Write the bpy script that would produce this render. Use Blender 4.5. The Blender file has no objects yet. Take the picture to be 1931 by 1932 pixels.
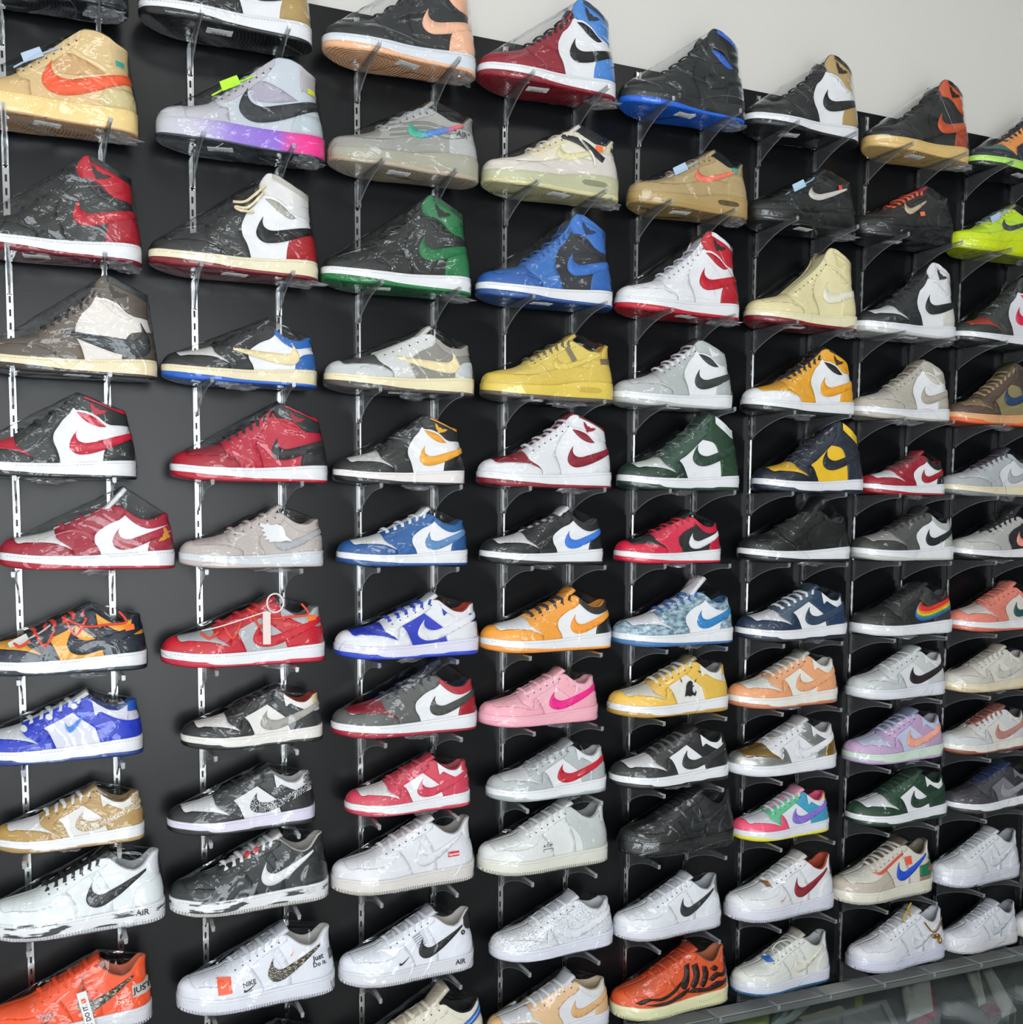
import bpy, bmesh, math, random
import numpy as np
from mathutils import Vector, Matrix, geometry, noise

random.seed(7)
SC = bpy.context.scene
COL = SC.collection
FLOOR = 1.6            # height added so that the shop floor is z = 0
PI = math.pi

# ------------------------------------------------------------------ camera
FPX, CYP = 2046.65, 1157.41
YAW, PITCH, ROLL = -0.408153, -0.084891, 0.006534
CAMP = (0.04268, -2.25078, -0.05700 + FLOOR)
cd = bpy.data.cameras.new('camera'); cam = bpy.data.objects.new('camera', cd); COL.objects.link(cam)
cd.sensor_fit = 'HORIZONTAL'; cd.sensor_width = 36.0; cd.lens = FPX / 1931 * 36.0
cd.shift_y = (CYP - 966) / 1931
cd.clip_start = 0.05; cd.clip_end = 60
RM = (Matrix.Rotation(YAW, 3, 'Z') @ Matrix.Rotation(PI / 2 + PITCH, 3, 'X') @ Matrix.Rotation(ROLL, 3, 'Z'))
cam.matrix_world = Matrix.Translation(CAMP) @ RM.to_4x4()
SC.camera = cam


def at(px, py, d):
    """point on the vertical plane d metres in front of the board that is seen at a photo pixel"""
    v = RM @ Vector(((px - 965.5) / FPX, -(py - CYP) / FPX, -1))
    t = (-d - CAMP[1]) / v.y
    return Vector(CAMP) + t * v


# ------------------------------------------------------------------ world, lights, exposure
SC.view_settings.view_transform = 'Standard'; SC.view_settings.look = 'None'
SC.view_settings.gamma = 1.0; SC.view_settings.use_curve_mapping = False
SC.view_settings.exposure = -0.28
wd = bpy.data.worlds.new('shop_ambient'); SC.world = wd; wd.use_nodes = True
bg = wd.node_tree.nodes['Background']; bg.inputs[0].default_value = (0.80, 0.90, 1.0, 1); bg.inputs[1].default_value = 0.35


def area(name, loc, target, sx, sy, power, color):
    l = bpy.data.lights.new(name, 'AREA'); l.shape = 'RECTANGLE'; l.size = sx; l.size_y = sy
    l.energy = power; l.color = color
    o = bpy.data.objects.new(name, l); COL.objects.link(o); o.location = loc
    o.rotation_euler = (Vector(target) - Vector(loc)).to_track_quat('-Z', 'Y').to_euler()
    return o


# daylight through the shop front on the left behind the photographer
for i in range(3):
    area('shop_front_daylight', (-1.75 + i * 1.25, -5.15, 1.5), (-1.75 + i * 1.25, 0, 1.5), 1.1, 2.8, 84, (0.92, 0.97, 1.0))


# ------------------------------------------------------------------ helpers
def lin(h):
    h = h.lstrip('#'); c = [int(h[i:i + 2], 16) / 255 for i in (0, 2, 4)]
    return tuple(x / 12.92 if x <= 0.04045 else ((x + 0.055) / 1.055) ** 2.4 for x in c) + (1,)


def tag(o, label=None, cat=None, group=None, kind=None):
    if label: o['label'] = label
    if cat: o['category'] = cat
    if group: o['group'] = group
    if kind: o['kind'] = kind
    return o


def link(name, data, parent=None):
    o = bpy.data.objects.new(name, data); COL.objects.link(o)
    if parent: o.parent = parent
    return o


def empty(name, loc):
    o = link(name, None); o.location = loc; o.empty_display_size = 0.02
    return o


def mesh(name, verts, faces, smooth=True, mat=None):
    me = bpy.data.meshes.new(name); me.from_pydata([tuple(v) for v in verts], [], faces)
    me.polygons.foreach_set('use_smooth', [smooth] * len(me.polygons))
    me.materials.append(mat); me.update()
    return me


def put(name, me, mat, parent=None, loc=None):
    o = link(name, me, parent)
    if mat is not None:
        s = o.material_slots[0]; s.link = 'OBJECT'; s.material = mat
    if loc is not None: o.location = loc
    return o


def boxes(bl, name='box', smooth=False):
    """bl: list of (x0,x1,y0,y1,z0,z1)"""
    V, F = [], []
    for x0, x1, y0, y1, z0, z1 in bl:
        b = len(V)
        V += [(x0, y0, z0), (x1, y0, z0), (x1, y1, z0), (x0, y1, z0), (x0, y0, z1), (x1, y0, z1), (x1, y1, z1), (x0, y1, z1)]
        F += [(b, b + 3, b + 2, b + 1), (b + 4, b + 5, b + 6, b + 7), (b, b + 1, b + 5, b + 4), (b + 1, b + 2, b + 6, b + 5),
              (b + 2, b + 3, b + 7, b + 6), (b + 3, b, b + 4, b + 7)]
    return mesh(name, V, F, smooth)


def tube(pts, r, n=6, flat=1.0, up=(0, 0, 1)):
    """swept tube; flat<1 squashes it along 'up' into a ribbon"""
    pts = [Vector(p) for p in pts]; V, F = [], []
    for i, p in enumerate(pts):
        t = (pts[min(i + 1, len(pts) - 1)] - pts[max(i - 1, 0)]).normalized()
        u = Vector(up); u = u - t * u.dot(t)
        if u.length < 1e-4: u = Vector((1, 0, 0)) - t * t.x
        u.normalize(); s = t.cross(u)
        for k in range(n):
            a = 2 * PI * k / n + PI / n
            V.append(p + s * (r * math.cos(a)) + u * (r * flat * math.sin(a)))
    for i in range(len(pts) - 1):
        for k in range(n):
            a, b = i * n + k, i * n + (k + 1) % n
            F.append((a, b, b + n, a + n))
    F.append(tuple(range(n - 1, -1, -1))); F.append(tuple((len(pts) - 1) * n + k for k in range(n)))
    return V, F


def merge(parts):
    V, F = [], []
    for v, f in parts:
        b = len(V); V += list(v); F += [tuple(i + b for i in q) for q in f]
    return V, F


# ------------------------------------------------------------------ materials
MATS = {}


def newmat(key):
    m = bpy.data.materials.new(key); m.use_nodes = True
    return m, m.node_tree, m.node_tree.nodes['Principled BSDF']


def nd(nt, t, **kw):
    n = nt.nodes.new(t)
    for k, v in kw.items(): setattr(n, k, v)
    return n


def bump(nt, bs, src, strength, dist=0.001):
    b = nd(nt, 'ShaderNodeBump'); b.inputs['Strength'].default_value = strength; b.inputs['Distance'].default_value = dist
    nt.links.new(src, b.inputs['Height']); nt.links.new(b.outputs[0], bs.inputs['Normal'])
    return b


def objco(nt, scale=(1, 1, 1), loc=(0, 0, 0), rot=(0, 0, 0)):
    tc = nd(nt, 'ShaderNodeTexCoord'); mp = nd(nt, 'ShaderNodeMapping')
    mp.inputs['Scale'].default_value = scale; mp.inputs['Location'].default_value = loc; mp.inputs['Rotation'].default_value = rot
    nt.links.new(tc.outputs['Object'], mp.inputs[0])
    return mp.outputs[0]


def plain(col, rough=0.5, metal=0.0, name='paint'):
    k = (name, col, rough, metal)
    if k not in MATS:
        m, nt, bs = newmat('%s %s' % (name, col))
        bs.inputs['Base Color'].default_value = lin(col); bs.inputs['Roughness'].default_value = rough
        bs.inputs['Metallic'].default_value = metal
        MATS[k] = m
    return MATS[k]


def leather(col):
    k = ('leather', col)
    if k not in MATS:
        m, nt, bs = newmat('leather ' + col)
        co = objco(nt)
        n = nd(nt, 'ShaderNodeTexNoise'); n.inputs['Scale'].default_value = 900; n.inputs['Detail'].default_value = 3
        nt.links.new(co, n.inputs['Vector'])
        n2 = nd(nt, 'ShaderNodeTexNoise'); n2.inputs['Scale'].default_value = 60
        nt.links.new(co, n2.inputs['Vector'])
        mx = nd(nt, 'ShaderNodeMix', data_type='RGBA'); c = lin(col)
        mx.inputs[6].default_value = tuple(x * 0.93 for x in c[:3]) + (1,); mx.inputs[7].default_value = tuple(min(1, x * 1.05) for x in c[:3]) + (1,)
        nt.links.new(n2.outputs[0], mx.inputs[0]); nt.links.new(mx.outputs[2], bs.inputs['Base Color'])
        bs.inputs['Roughness'].default_value = 0.48; bs.inputs['Specular IOR Level'].default_value = 0.4
        bump(nt, bs, n.outputs[0], 0.35, 0.0004)
        MATS[k] = m
    return MATS[k]


def fabric(col):
    k = ('fabric', col)
    if k not in MATS:
        m, nt, bs = newmat('fabric ' + col)
        w = nd(nt, 'ShaderNodeTexWave'); w.inputs['Scale'].default_value = 500; w.inputs['Distortion'].default_value = 2
        nt.links.new(objco(nt), w.inputs['Vector'])
        bs.inputs['Base Color'].default_value = lin(col); bs.inputs['Roughness'].default_value = 0.85
        bump(nt, bs, w.outputs[1], 0.3, 0.0005)
        MATS[k] = m
    return MATS[k]


def rubber(col, fine=False):
    """outsole: concentric rings underneath, short vertical tread notches on the side wall"""
    k = ('rubber', col, fine)
    if k not in MATS:
        m, nt, bs = newmat('rubber ' + col)
        r = nd(nt, 'ShaderNodeTexWave', wave_type='RINGS', rings_direction='Z'); r.inputs['Scale'].default_value = 50
        nt.links.new(objco(nt, loc=(-0.075, 0, 0)), r.inputs['Vector'])
        b = nd(nt, 'ShaderNodeTexWave', bands_direction='X', wave_profile='SAW' if not fine else 'SIN')
        b.inputs['Scale'].default_value = 32 if not fine else 62
        nt.links.new(objco(nt), b.inputs['Vector'])
        g = nd(nt, 'ShaderNodeNewGeometry'); sp = nd(nt, 'ShaderNodeSeparateXYZ'); nt.links.new(g.outputs['True Normal'], sp.inputs[0])
        lt = nd(nt, 'ShaderNodeMath', operation='LESS_THAN'); lt.inputs[1].default_value = -0.8; nt.links.new(sp.outputs[2], lt.inputs[0])
        mx = nd(nt, 'ShaderNodeMix', data_type='FLOAT')
        nt.links.new(lt.outputs[0], mx.inputs[0]); nt.links.new(b.outputs[1], mx.inputs[2]); nt.links.new(r.outputs[1], mx.inputs[3])
        bs.inputs['Base Color'].default_value = lin(col); bs.inputs['Roughness'].default_value = 0.42
        bump(nt, bs, mx.outputs[0], 0.9, 0.0016 if not fine else 0.004)
        MATS[k] = m
    return MATS[k]


def mix_pattern(key, fac_builder, c1, c2, rough=0.5):
    if key not in MATS:
        m, nt, bs = newmat(str(key))
        mx = nd(nt, 'ShaderNodeMix', data_type='RGBA'); mx.inputs[6].default_value = lin(c1); mx.inputs[7].default_value = lin(c2)
        nt.links.new(fac_builder(nt), mx.inputs[0]); nt.links.new(mx.outputs[2], bs.inputs['Base Color'])
        bs.inputs['Roughness'].default_value = rough
        MATS[key] = m
    return MATS[key]


def thresh(nt, src, lo, hi):
    r = nd(nt, 'ShaderNodeMapRange'); r.inputs[1].default_value = lo; r.inputs[2].default_value = hi
    nt.links.new(src, r.inputs[0]); return r.outputs[0]


def curls(nt, scale):
    v = nd(nt, 'ShaderNodeTexVoronoi', feature='F1'); v.inputs['Scale'].default_value = scale
    nz = nd(nt, 'ShaderNodeTexNoise'); nz.inputs['Scale'].default_value = scale * 0.8
    co = objco(nt); nt.links.new(co, nz.inputs['Vector'])
    ad = nd(nt, 'ShaderNodeVectorMath', operation='MULTIPLY_ADD'); nt.links.new(nz.outputs[1], ad.inputs[0])
    ad.inputs[1].default_value = (0.012,) * 3; nt.links.new(co, ad.inputs[2]); nt.links.new(ad.outputs[0], v.inputs['Vector'])
    s = nd(nt, 'ShaderNodeMath', operation='MULTIPLY'); s.inputs[1].default_value = 22; nt.links.new(v.outputs[0], s.inputs[0])
    sn = nd(nt, 'ShaderNodeMath', operation='SINE'); nt.links.new(s.outputs[0], sn.inputs[0])
    return thresh(nt, sn.outputs[0], 0.1, 0.5)


def blotch(nt, scale, lo, hi, stretch=(1, 1, 1), detail=5):
    n = nd(nt, 'ShaderNodeTexNoise'); n.inputs['Scale'].default_value = scale; n.inputs['Detail'].default_value = detail
    nt.links.new(objco(nt, stretch), n.inputs['Vector'])
    return thresh(nt, n.outputs[0], lo, hi)


def gradx(key, stops, axis=0, rough=0.5):
    """colour that changes along the shoe's length (dyed fade), stops in metres"""
    if key not in MATS:
        m, nt, bs = newmat(key)
        sp = nd(nt, 'ShaderNodeSeparateXYZ'); nt.links.new(objco(nt), sp.inputs[0])
        mr = nd(nt, 'ShaderNodeMapRange'); mr.inputs[1].default_value = stops[0][0]; mr.inputs[2].default_value = stops[-1][0]
        nt.links.new(sp.outputs[axis], mr.inputs[0])
        cr = nd(nt, 'ShaderNodeValToRGB'); e = cr.color_ramp.elements; span = stops[-1][0] - stops[0][0]
        e[0].position = 0; e[0].color = lin(stops[0][1]); e[1].position = 1; e[1].color = lin(stops[-1][1])
        for x, c in stops[1:-1]:
            q = e.new((x - stops[0][0]) / span); q.color = lin(c)
        nt.links.new(mr.outputs[0], cr.inputs[0]); nt.links.new(cr.outputs[0], bs.inputs['Base Color'])
        bs.inputs['Roughness'].default_value = rough
        MATS[key] = m
    return MATS[key]


def M(c):
    """colour name or hex -> upper material"""
    if c == 'denim': return mix_pattern('washed denim', lambda nt: blotch(nt, 70, 0.35, 0.62, (1, 1, 2)), '#4d6378', '#a9c3cf', 0.6)
    if c == 'paisley_tan': return mix_pattern('tan paisley print', lambda nt: curls(nt, 130), '#a5844a', '#e6e0d6')
    if c == 'paisley_white': return mix_pattern('grey on white paisley print', lambda nt: curls(nt, 85), '#e4e5ea', '#bfc2c8')
    if c == 'bandana': return mix_pattern('white on black scroll print', lambda nt: curls(nt, 95), '#1b1b1e', '#b9b9be')
    if c == 'newsprint': return mix_pattern('collage print', lambda nt: blotch(nt, 230, 0.53, 0.58, (1, 1, 2.2)), '#2a2622', '#b3a88f')
    if c == 'textured': return mix_pattern('dark textured hide', lambda nt: curls(nt, 110), '#232426', '#3c3e40')
    if c == 'paint_sole': return mix_pattern('worn paint streaks on white rubber', lambda nt: blotch(nt, 26, 0.53, 0.57, (0.6, 1, 3.2)), '#dcdde0', '#2b2c2e', 0.4)
    if c == 'fade_sole': return gradx('purple to pink fade', [(0.0, '#c6c5ce'), (0.06, '#c0bccd'), (0.12, '#9a7fd6'), (0.20, '#8b62cf'), (0.225, '#e0409f'), (0.26, '#f02f8c'), (0.30, '#f02f8c')])
    if c == 'fade_stripe': return gradx('green blue pink fade', [(0.12, '#3fb489'), (0.165, '#43a895'), (0.185, '#4f87c8'), (0.215, '#5a82c8'), (0.235, '#e0606c'), (0.29, '#f07a80')])
    if c == 'silver': return plain('#b4b7b4', 0.32, 0.75, 'silver leather')
    if c == 'gold': return plain('#9c7a36', 0.34, 0.6, 'gold leather')
    return leather(c)


def schlick(nt, f0, normal=None):
    """two-sided Fresnel for thin clear sheets"""
    lw = nd(nt, 'ShaderNodeLayerWeight'); lw.inputs[0].default_value = 0.5
    if normal is not None: nt.links.new(normal, lw.inputs['Normal'])
    pw = nd(nt, 'ShaderNodeMath', operation='POWER'); pw.inputs[1].default_value = 4.5; nt.links.new(lw.outputs['Facing'], pw.inputs[0])
    ma = nd(nt, 'ShaderNodeMath', operation='MULTIPLY_ADD'); ma.inputs[1].default_value = 1 - f0; ma.inputs[2].default_value = f0
    nt.links.new(pw.outputs[0], ma.inputs[0])
    return ma.outputs[0]


def film_mat():
    m, nt, bs = newmat('clear shrink wrap'); nt.nodes.remove(bs)
    out = nt.nodes['Material Output']
    tr = nd(nt, 'ShaderNodeBsdfTransparent'); tr.inputs[0].default_value = (0.975, 0.98, 0.985, 1)
    gl = nd(nt, 'ShaderNodeBsdfGlossy'); gl.inputs['Roughness'].default_value = 0.05; gl.inputs[0].default_value = (0.92, 0.97, 1, 1)
    mx = nd(nt, 'ShaderNodeMixShader')
    oi = nd(nt, 'ShaderNodeObjectInfo'); tc = nd(nt, 'ShaderNodeTexCoord')
    sc = nd(nt, 'ShaderNodeMath', operation='MULTIPLY'); sc.inputs[1].default_value = 37.0
    nt.links.new(oi.outputs['Random'], sc.inputs[0])
    ad = nd(nt, 'ShaderNodeVectorMath', operation='ADD'); nt.links.new(tc.outputs['Object'], ad.inputs[0]); nt.links.new(sc.outputs[0], ad.inputs[1])
    mp = nd(nt, 'ShaderNodeMapping'); mp.inputs['Scale'].default_value = (1, 1, 1.6); mp.inputs['Rotation'].default_value = (0, 0.6, 0)
    nt.links.new(ad.outputs[0], mp.inputs[0])
    n1 = nd(nt, 'ShaderNodeTexNoise'); n1.inputs['Scale'].default_value = 8.5; n1.inputs['Detail'].default_value = 1.5; n1.inputs['Distortion'].default_value = 1.2
    n2 = nd(nt, 'ShaderNodeTexNoise', noise_dimensions='3D'); n2.inputs['Scale'].default_value = 55; n2.inputs['Detail'].default_value = 1; n2.inputs['Distortion'].default_value = 2.0
    nt.links.new(mp.outputs[0], n1.inputs['Vector']); nt.links.new(mp.outputs[0], n2.inputs['Vector'])
    h = nd(nt, 'ShaderNodeMath', operation='MULTIPLY_ADD'); h.inputs[1].default_value = 0.03
    nt.links.new(n2.outputs[0], h.inputs[0]); nt.links.new(n1.outputs[0], h.inputs[2])
    n3 = nd(nt, 'ShaderNodeTexNoise'); n3.inputs['Scale'].default_value = 7; n3.inputs['Detail'].default_value = 0.6; n3.inputs['Distortion'].default_value = 1.0
    nt.links.new(mp.outputs[0], n3.inputs['Vector'])
    s1 = nd(nt, 'ShaderNodeMath', operation='SUBTRACT'); s1.inputs[1].default_value = 0.5; nt.links.new(n3.outputs[0], s1.inputs[0])
    s2 = nd(nt, 'ShaderNodeMath', operation='ABSOLUTE'); nt.links.new(s1.outputs[0], s2.inputs[0])
    s3 = nd(nt, 'ShaderNodeMapRange', interpolation_type='SMOOTHSTEP'); s3.inputs[1].default_value = 0.0; s3.inputs[2].default_value = 0.035; s3.inputs[3].default_value = 1.0; s3.inputs[4].default_value = 0.0
    nt.links.new(s2.outputs[0], s3.inputs[0])
    h2 = nd(nt, 'ShaderNodeMath', operation='MULTIPLY_ADD'); h2.inputs[1].default_value = 0.085; nt.links.new(s3.outputs[0], h2.inputs[0]); nt.links.new(h.outputs[0], h2.inputs[2])
    b = nd(nt, 'ShaderNodeBump'); b.inputs['Strength'].default_value = 0.8; b.inputs['Distance'].default_value = 0.024
    nt.links.new(h2.outputs[0], b.inputs['Height'])
    nt.links.new(b.outputs[0], gl.inputs['Normal']); nt.links.new(schlick(nt, 0.04, b.outputs[0]), mx.inputs[0])
    nt.links.new(tr.outputs[0], mx.inputs[1]); nt.links.new(gl.outputs[0], mx.inputs[2]); nt.links.new(mx.outputs[0], out.inputs[0])
    return m


def clear_mat(key, haze, tint, rough=0.08, ior=1.45):
    m, nt, bs = newmat(key); nt.nodes.remove(bs); out = nt.nodes['Material Output']
    tr = nd(nt, 'ShaderNodeBsdfTransparent'); tr.inputs[0].default_value = tint
    df = nd(nt, 'ShaderNodeBsdfDiffuse'); df.inputs[0].default_value = (0.7, 0.72, 0.74, 1)
    gl = nd(nt, 'ShaderNodeBsdfGlossy'); gl.inputs['Roughness'].default_value = rough
    f0 = ((ior - 1) / (ior + 1)) ** 2
    a = nd(nt, 'ShaderNodeMixShader'); a.inputs[0].default_value = haze
    b = nd(nt, 'ShaderNodeMixShader')
    nt.links.new(tr.outputs[0], a.inputs[1]); nt.links.new(df.outputs[0], a.inputs[2])
    nt.links.new(schlick(nt, f0), b.inputs[0]); nt.links.new(a.outputs[0], b.inputs[1]); nt.links.new(gl.outputs[0], b.inputs[2])
    nt.links.new(b.outputs[0], out.inputs[0])
    return m


FILM = film_mat()
CRUMPLE = clear_mat('crumpled film', 0.17, (0.92, 0.93, 0.97, 1), 0.12, 1.9)
ACRYL = clear_mat('clear acrylic', 0.05, (0.80, 0.81, 0.82, 1), 0.05)
ACRYL_END = clear_mat('polished acrylic end', 0.22, (0.85, 0.87, 0.88, 1), 0.1, 1.7)
CHROME = plain('#adaeaf', 0.14, 1.0, 'chrome')


def board_mat():
    m, nt, bs = newmat('black laminate')
    n = nd(nt, 'ShaderNodeTexNoise'); n.inputs['Scale'].default_value = 350; n.inputs['Detail'].default_value = 2
    nt.links.new(objco(nt), n.inputs['Vector'])
    bs.inputs['Base Color'].default_value = (0.004, 0.0045, 0.0055, 1); bs.inputs['Roughness'].default_value = 0.27; bs.inputs['Specular IOR Level'].default_value = 0.28
    bump(nt, bs, n.outputs[0], 0.25, 0.0003)
    return m


def wall_mat(name, col, s=40, rough=0.8):
    m, nt, bs = newmat(name)
    n = nd(nt, 'ShaderNodeTexNoise'); n.inputs['Scale'].default_value = s; n.inputs['Detail'].default_value = 4
    nt.links.new(objco(nt), n.inputs['Vector'])
    bs.inputs['Base Color'].default_value = lin(col); bs.inputs['Roughness'].default_value = rough
    bump(nt, bs, n.outputs[0], 0.15, 0.002)
    return m


# ------------------------------------------------------------------ setting
WALLW = wall_mat('white wall paint', '#d6d3ce')
X0, X1, YB, ZT = -3.6, 6.0, -5.2, 3.45
tag(put('wall_back', boxes([(X0, X1, 0.02, 0.12, 0, ZT)]), WALLW), kind='structure')
tag(put('floor', boxes([(X0, X1, YB, 0.12, -0.06, 0)]), wall_mat('grey floor tile', '#dcdad6', 6, 0.5)), kind='structure')
tag(put('ceiling', boxes([(X0, X1, YB, 0.12, ZT, ZT + 0.06)]), wall_mat('ceiling paint', '#d9d9d7')), kind='structure')
tag(put('wall_front', boxes([(X0, X1, YB - 0.1, YB, 0, ZT)]), wall_mat('front wall paint', '#c9c7c3')), kind='structure')
tag(put('wall_left', boxes([(X0 - 0.1, X0, YB, 0.12, 0, ZT)]), wall_mat('left wall paint', '#c9c7c3')), kind='structure')
tag(put('wall_right', boxes([(X1, X1 + 0.1, YB, 0.12, 0, ZT)]), wall_mat('dark side wall', '#2b2c2f')), kind='structure')

BTOP = 0.976 + FLOOR
tag(put('display_board', boxes([(-1.4, 4.2, 0.0, 0.019, 0.12, BTOP)]), board_mat()),
    'black laminate display board behind the sneakers, top edge under the white wall', 'board')

# ------------------------------------------------------------------ sneaker geometry (centimetres, toe at x = 0, near side y < 0)
def pchip(xs, ys):
    xs = np.array(xs, float); ys = np.array(ys, float); h = np.diff(xs); d = np.diff(ys) / h
    m = np.zeros(len(xs)); m[0] = d[0]; m[-1] = d[-1]
    for i in range(1, len(xs) - 1):
        if d[i - 1] * d[i] > 0:
            w1 = 2 * h[i] + h[i - 1]; w2 = h[i] + 2 * h[i - 1]
            m[i] = (w1 + w2) / (w1 / d[i - 1] + w2 / d[i])

    def f(x):
        x = np.clip(np.asarray(x, float), xs[0], xs[-1]); i = np.clip(np.searchsorted(xs, x) - 1, 0, len(h) - 1)
        t = (x - xs[i]) / h[i]
        return ((2 * t**3 - 3 * t**2 + 1) * ys[i] + (t**3 - 2 * t**2 + t) * h[i] * m[i] + (-2 * t**3 + 3 * t**2) * ys[i + 1] + (t**3 - t**2) * h[i] * m[i + 1])
    return f


L = 29.0


def u_of(x): return np.arccos(np.clip(1 - 2 * np.asarray(x, float) / L, -1, 1)) / PI
def x_of(u): return L * (0.5 - 0.5 * np.cos(PI * np.asarray(u, float)))


def smoothpoly(pts, step=0.4):
    n = len(pts); out = []
    P = [np.array(p[:2], float) for p in pts]; C = [len(p) > 2 for p in pts]
    for i in range(n):
        j = (i + 1) % n; a, b = P[i], P[j]; ch = b - a
        ta = ch if C[i] else (b - P[i - 1]) / 2
        tb = ch if C[j] else (P[(j + 1) % n] - a) / 2
        k = max(1, min(26, int(np.linalg.norm(ch) / step)))
        for q in range(k):
            t = q / k
            out.append((2 * t**3 - 3 * t**2 + 1) * a + (t**3 - 2 * t**2 + t) * ta + (-2 * t**3 + 3 * t**2) * b + (t**3 - t**2) * tb)
    return out


def cdt(poly, grid):
    """triangulate a polygon with inner points; both in a flat domain"""
    pts = [Vector((float(p[0]), float(p[1]))) for p in poly]; q = []
    for p in pts:
        if not q or (p - q[-1]).length > 1e-3: q.append(p)
    if (q[0] - q[-1]).length < 1e-3: q.pop()
    xs = [p.x for p in q]; ys = [p.y for p in q]; inner = []
    gx = np.arange(math.floor(min(xs) / grid) * grid, max(xs), grid); gy = np.arange(math.floor(min(ys) / grid) * grid, max(ys), grid)
    A = np.array([[p.x, p.y] for p in q]); B = np.roll(A, -1, 0)
    for r, y in enumerate(gy):
        for x in gx + (grid / 2 if r % 2 else 0):
            c = ((A[:, 1] > y) != (B[:, 1] > y)); dy = np.where(np.abs(B[:, 1] - A[:, 1]) < 1e-9, 1e-9, B[:, 1] - A[:, 1])
            if np.sum(c & (x < (B[:, 0] - A[:, 0]) * (y - A[:, 1]) / dy + A[:, 0])) % 2: inner.append(Vector((x, y)))
    r = geometry.delaunay_2d_cdt(q + inner, [], [list(range(len(q)))], 1, 1e-4)
    return [(v.x, v.y) for v in r[0]], [tuple(f) for f in r[2]]


CACHE = {}


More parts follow.
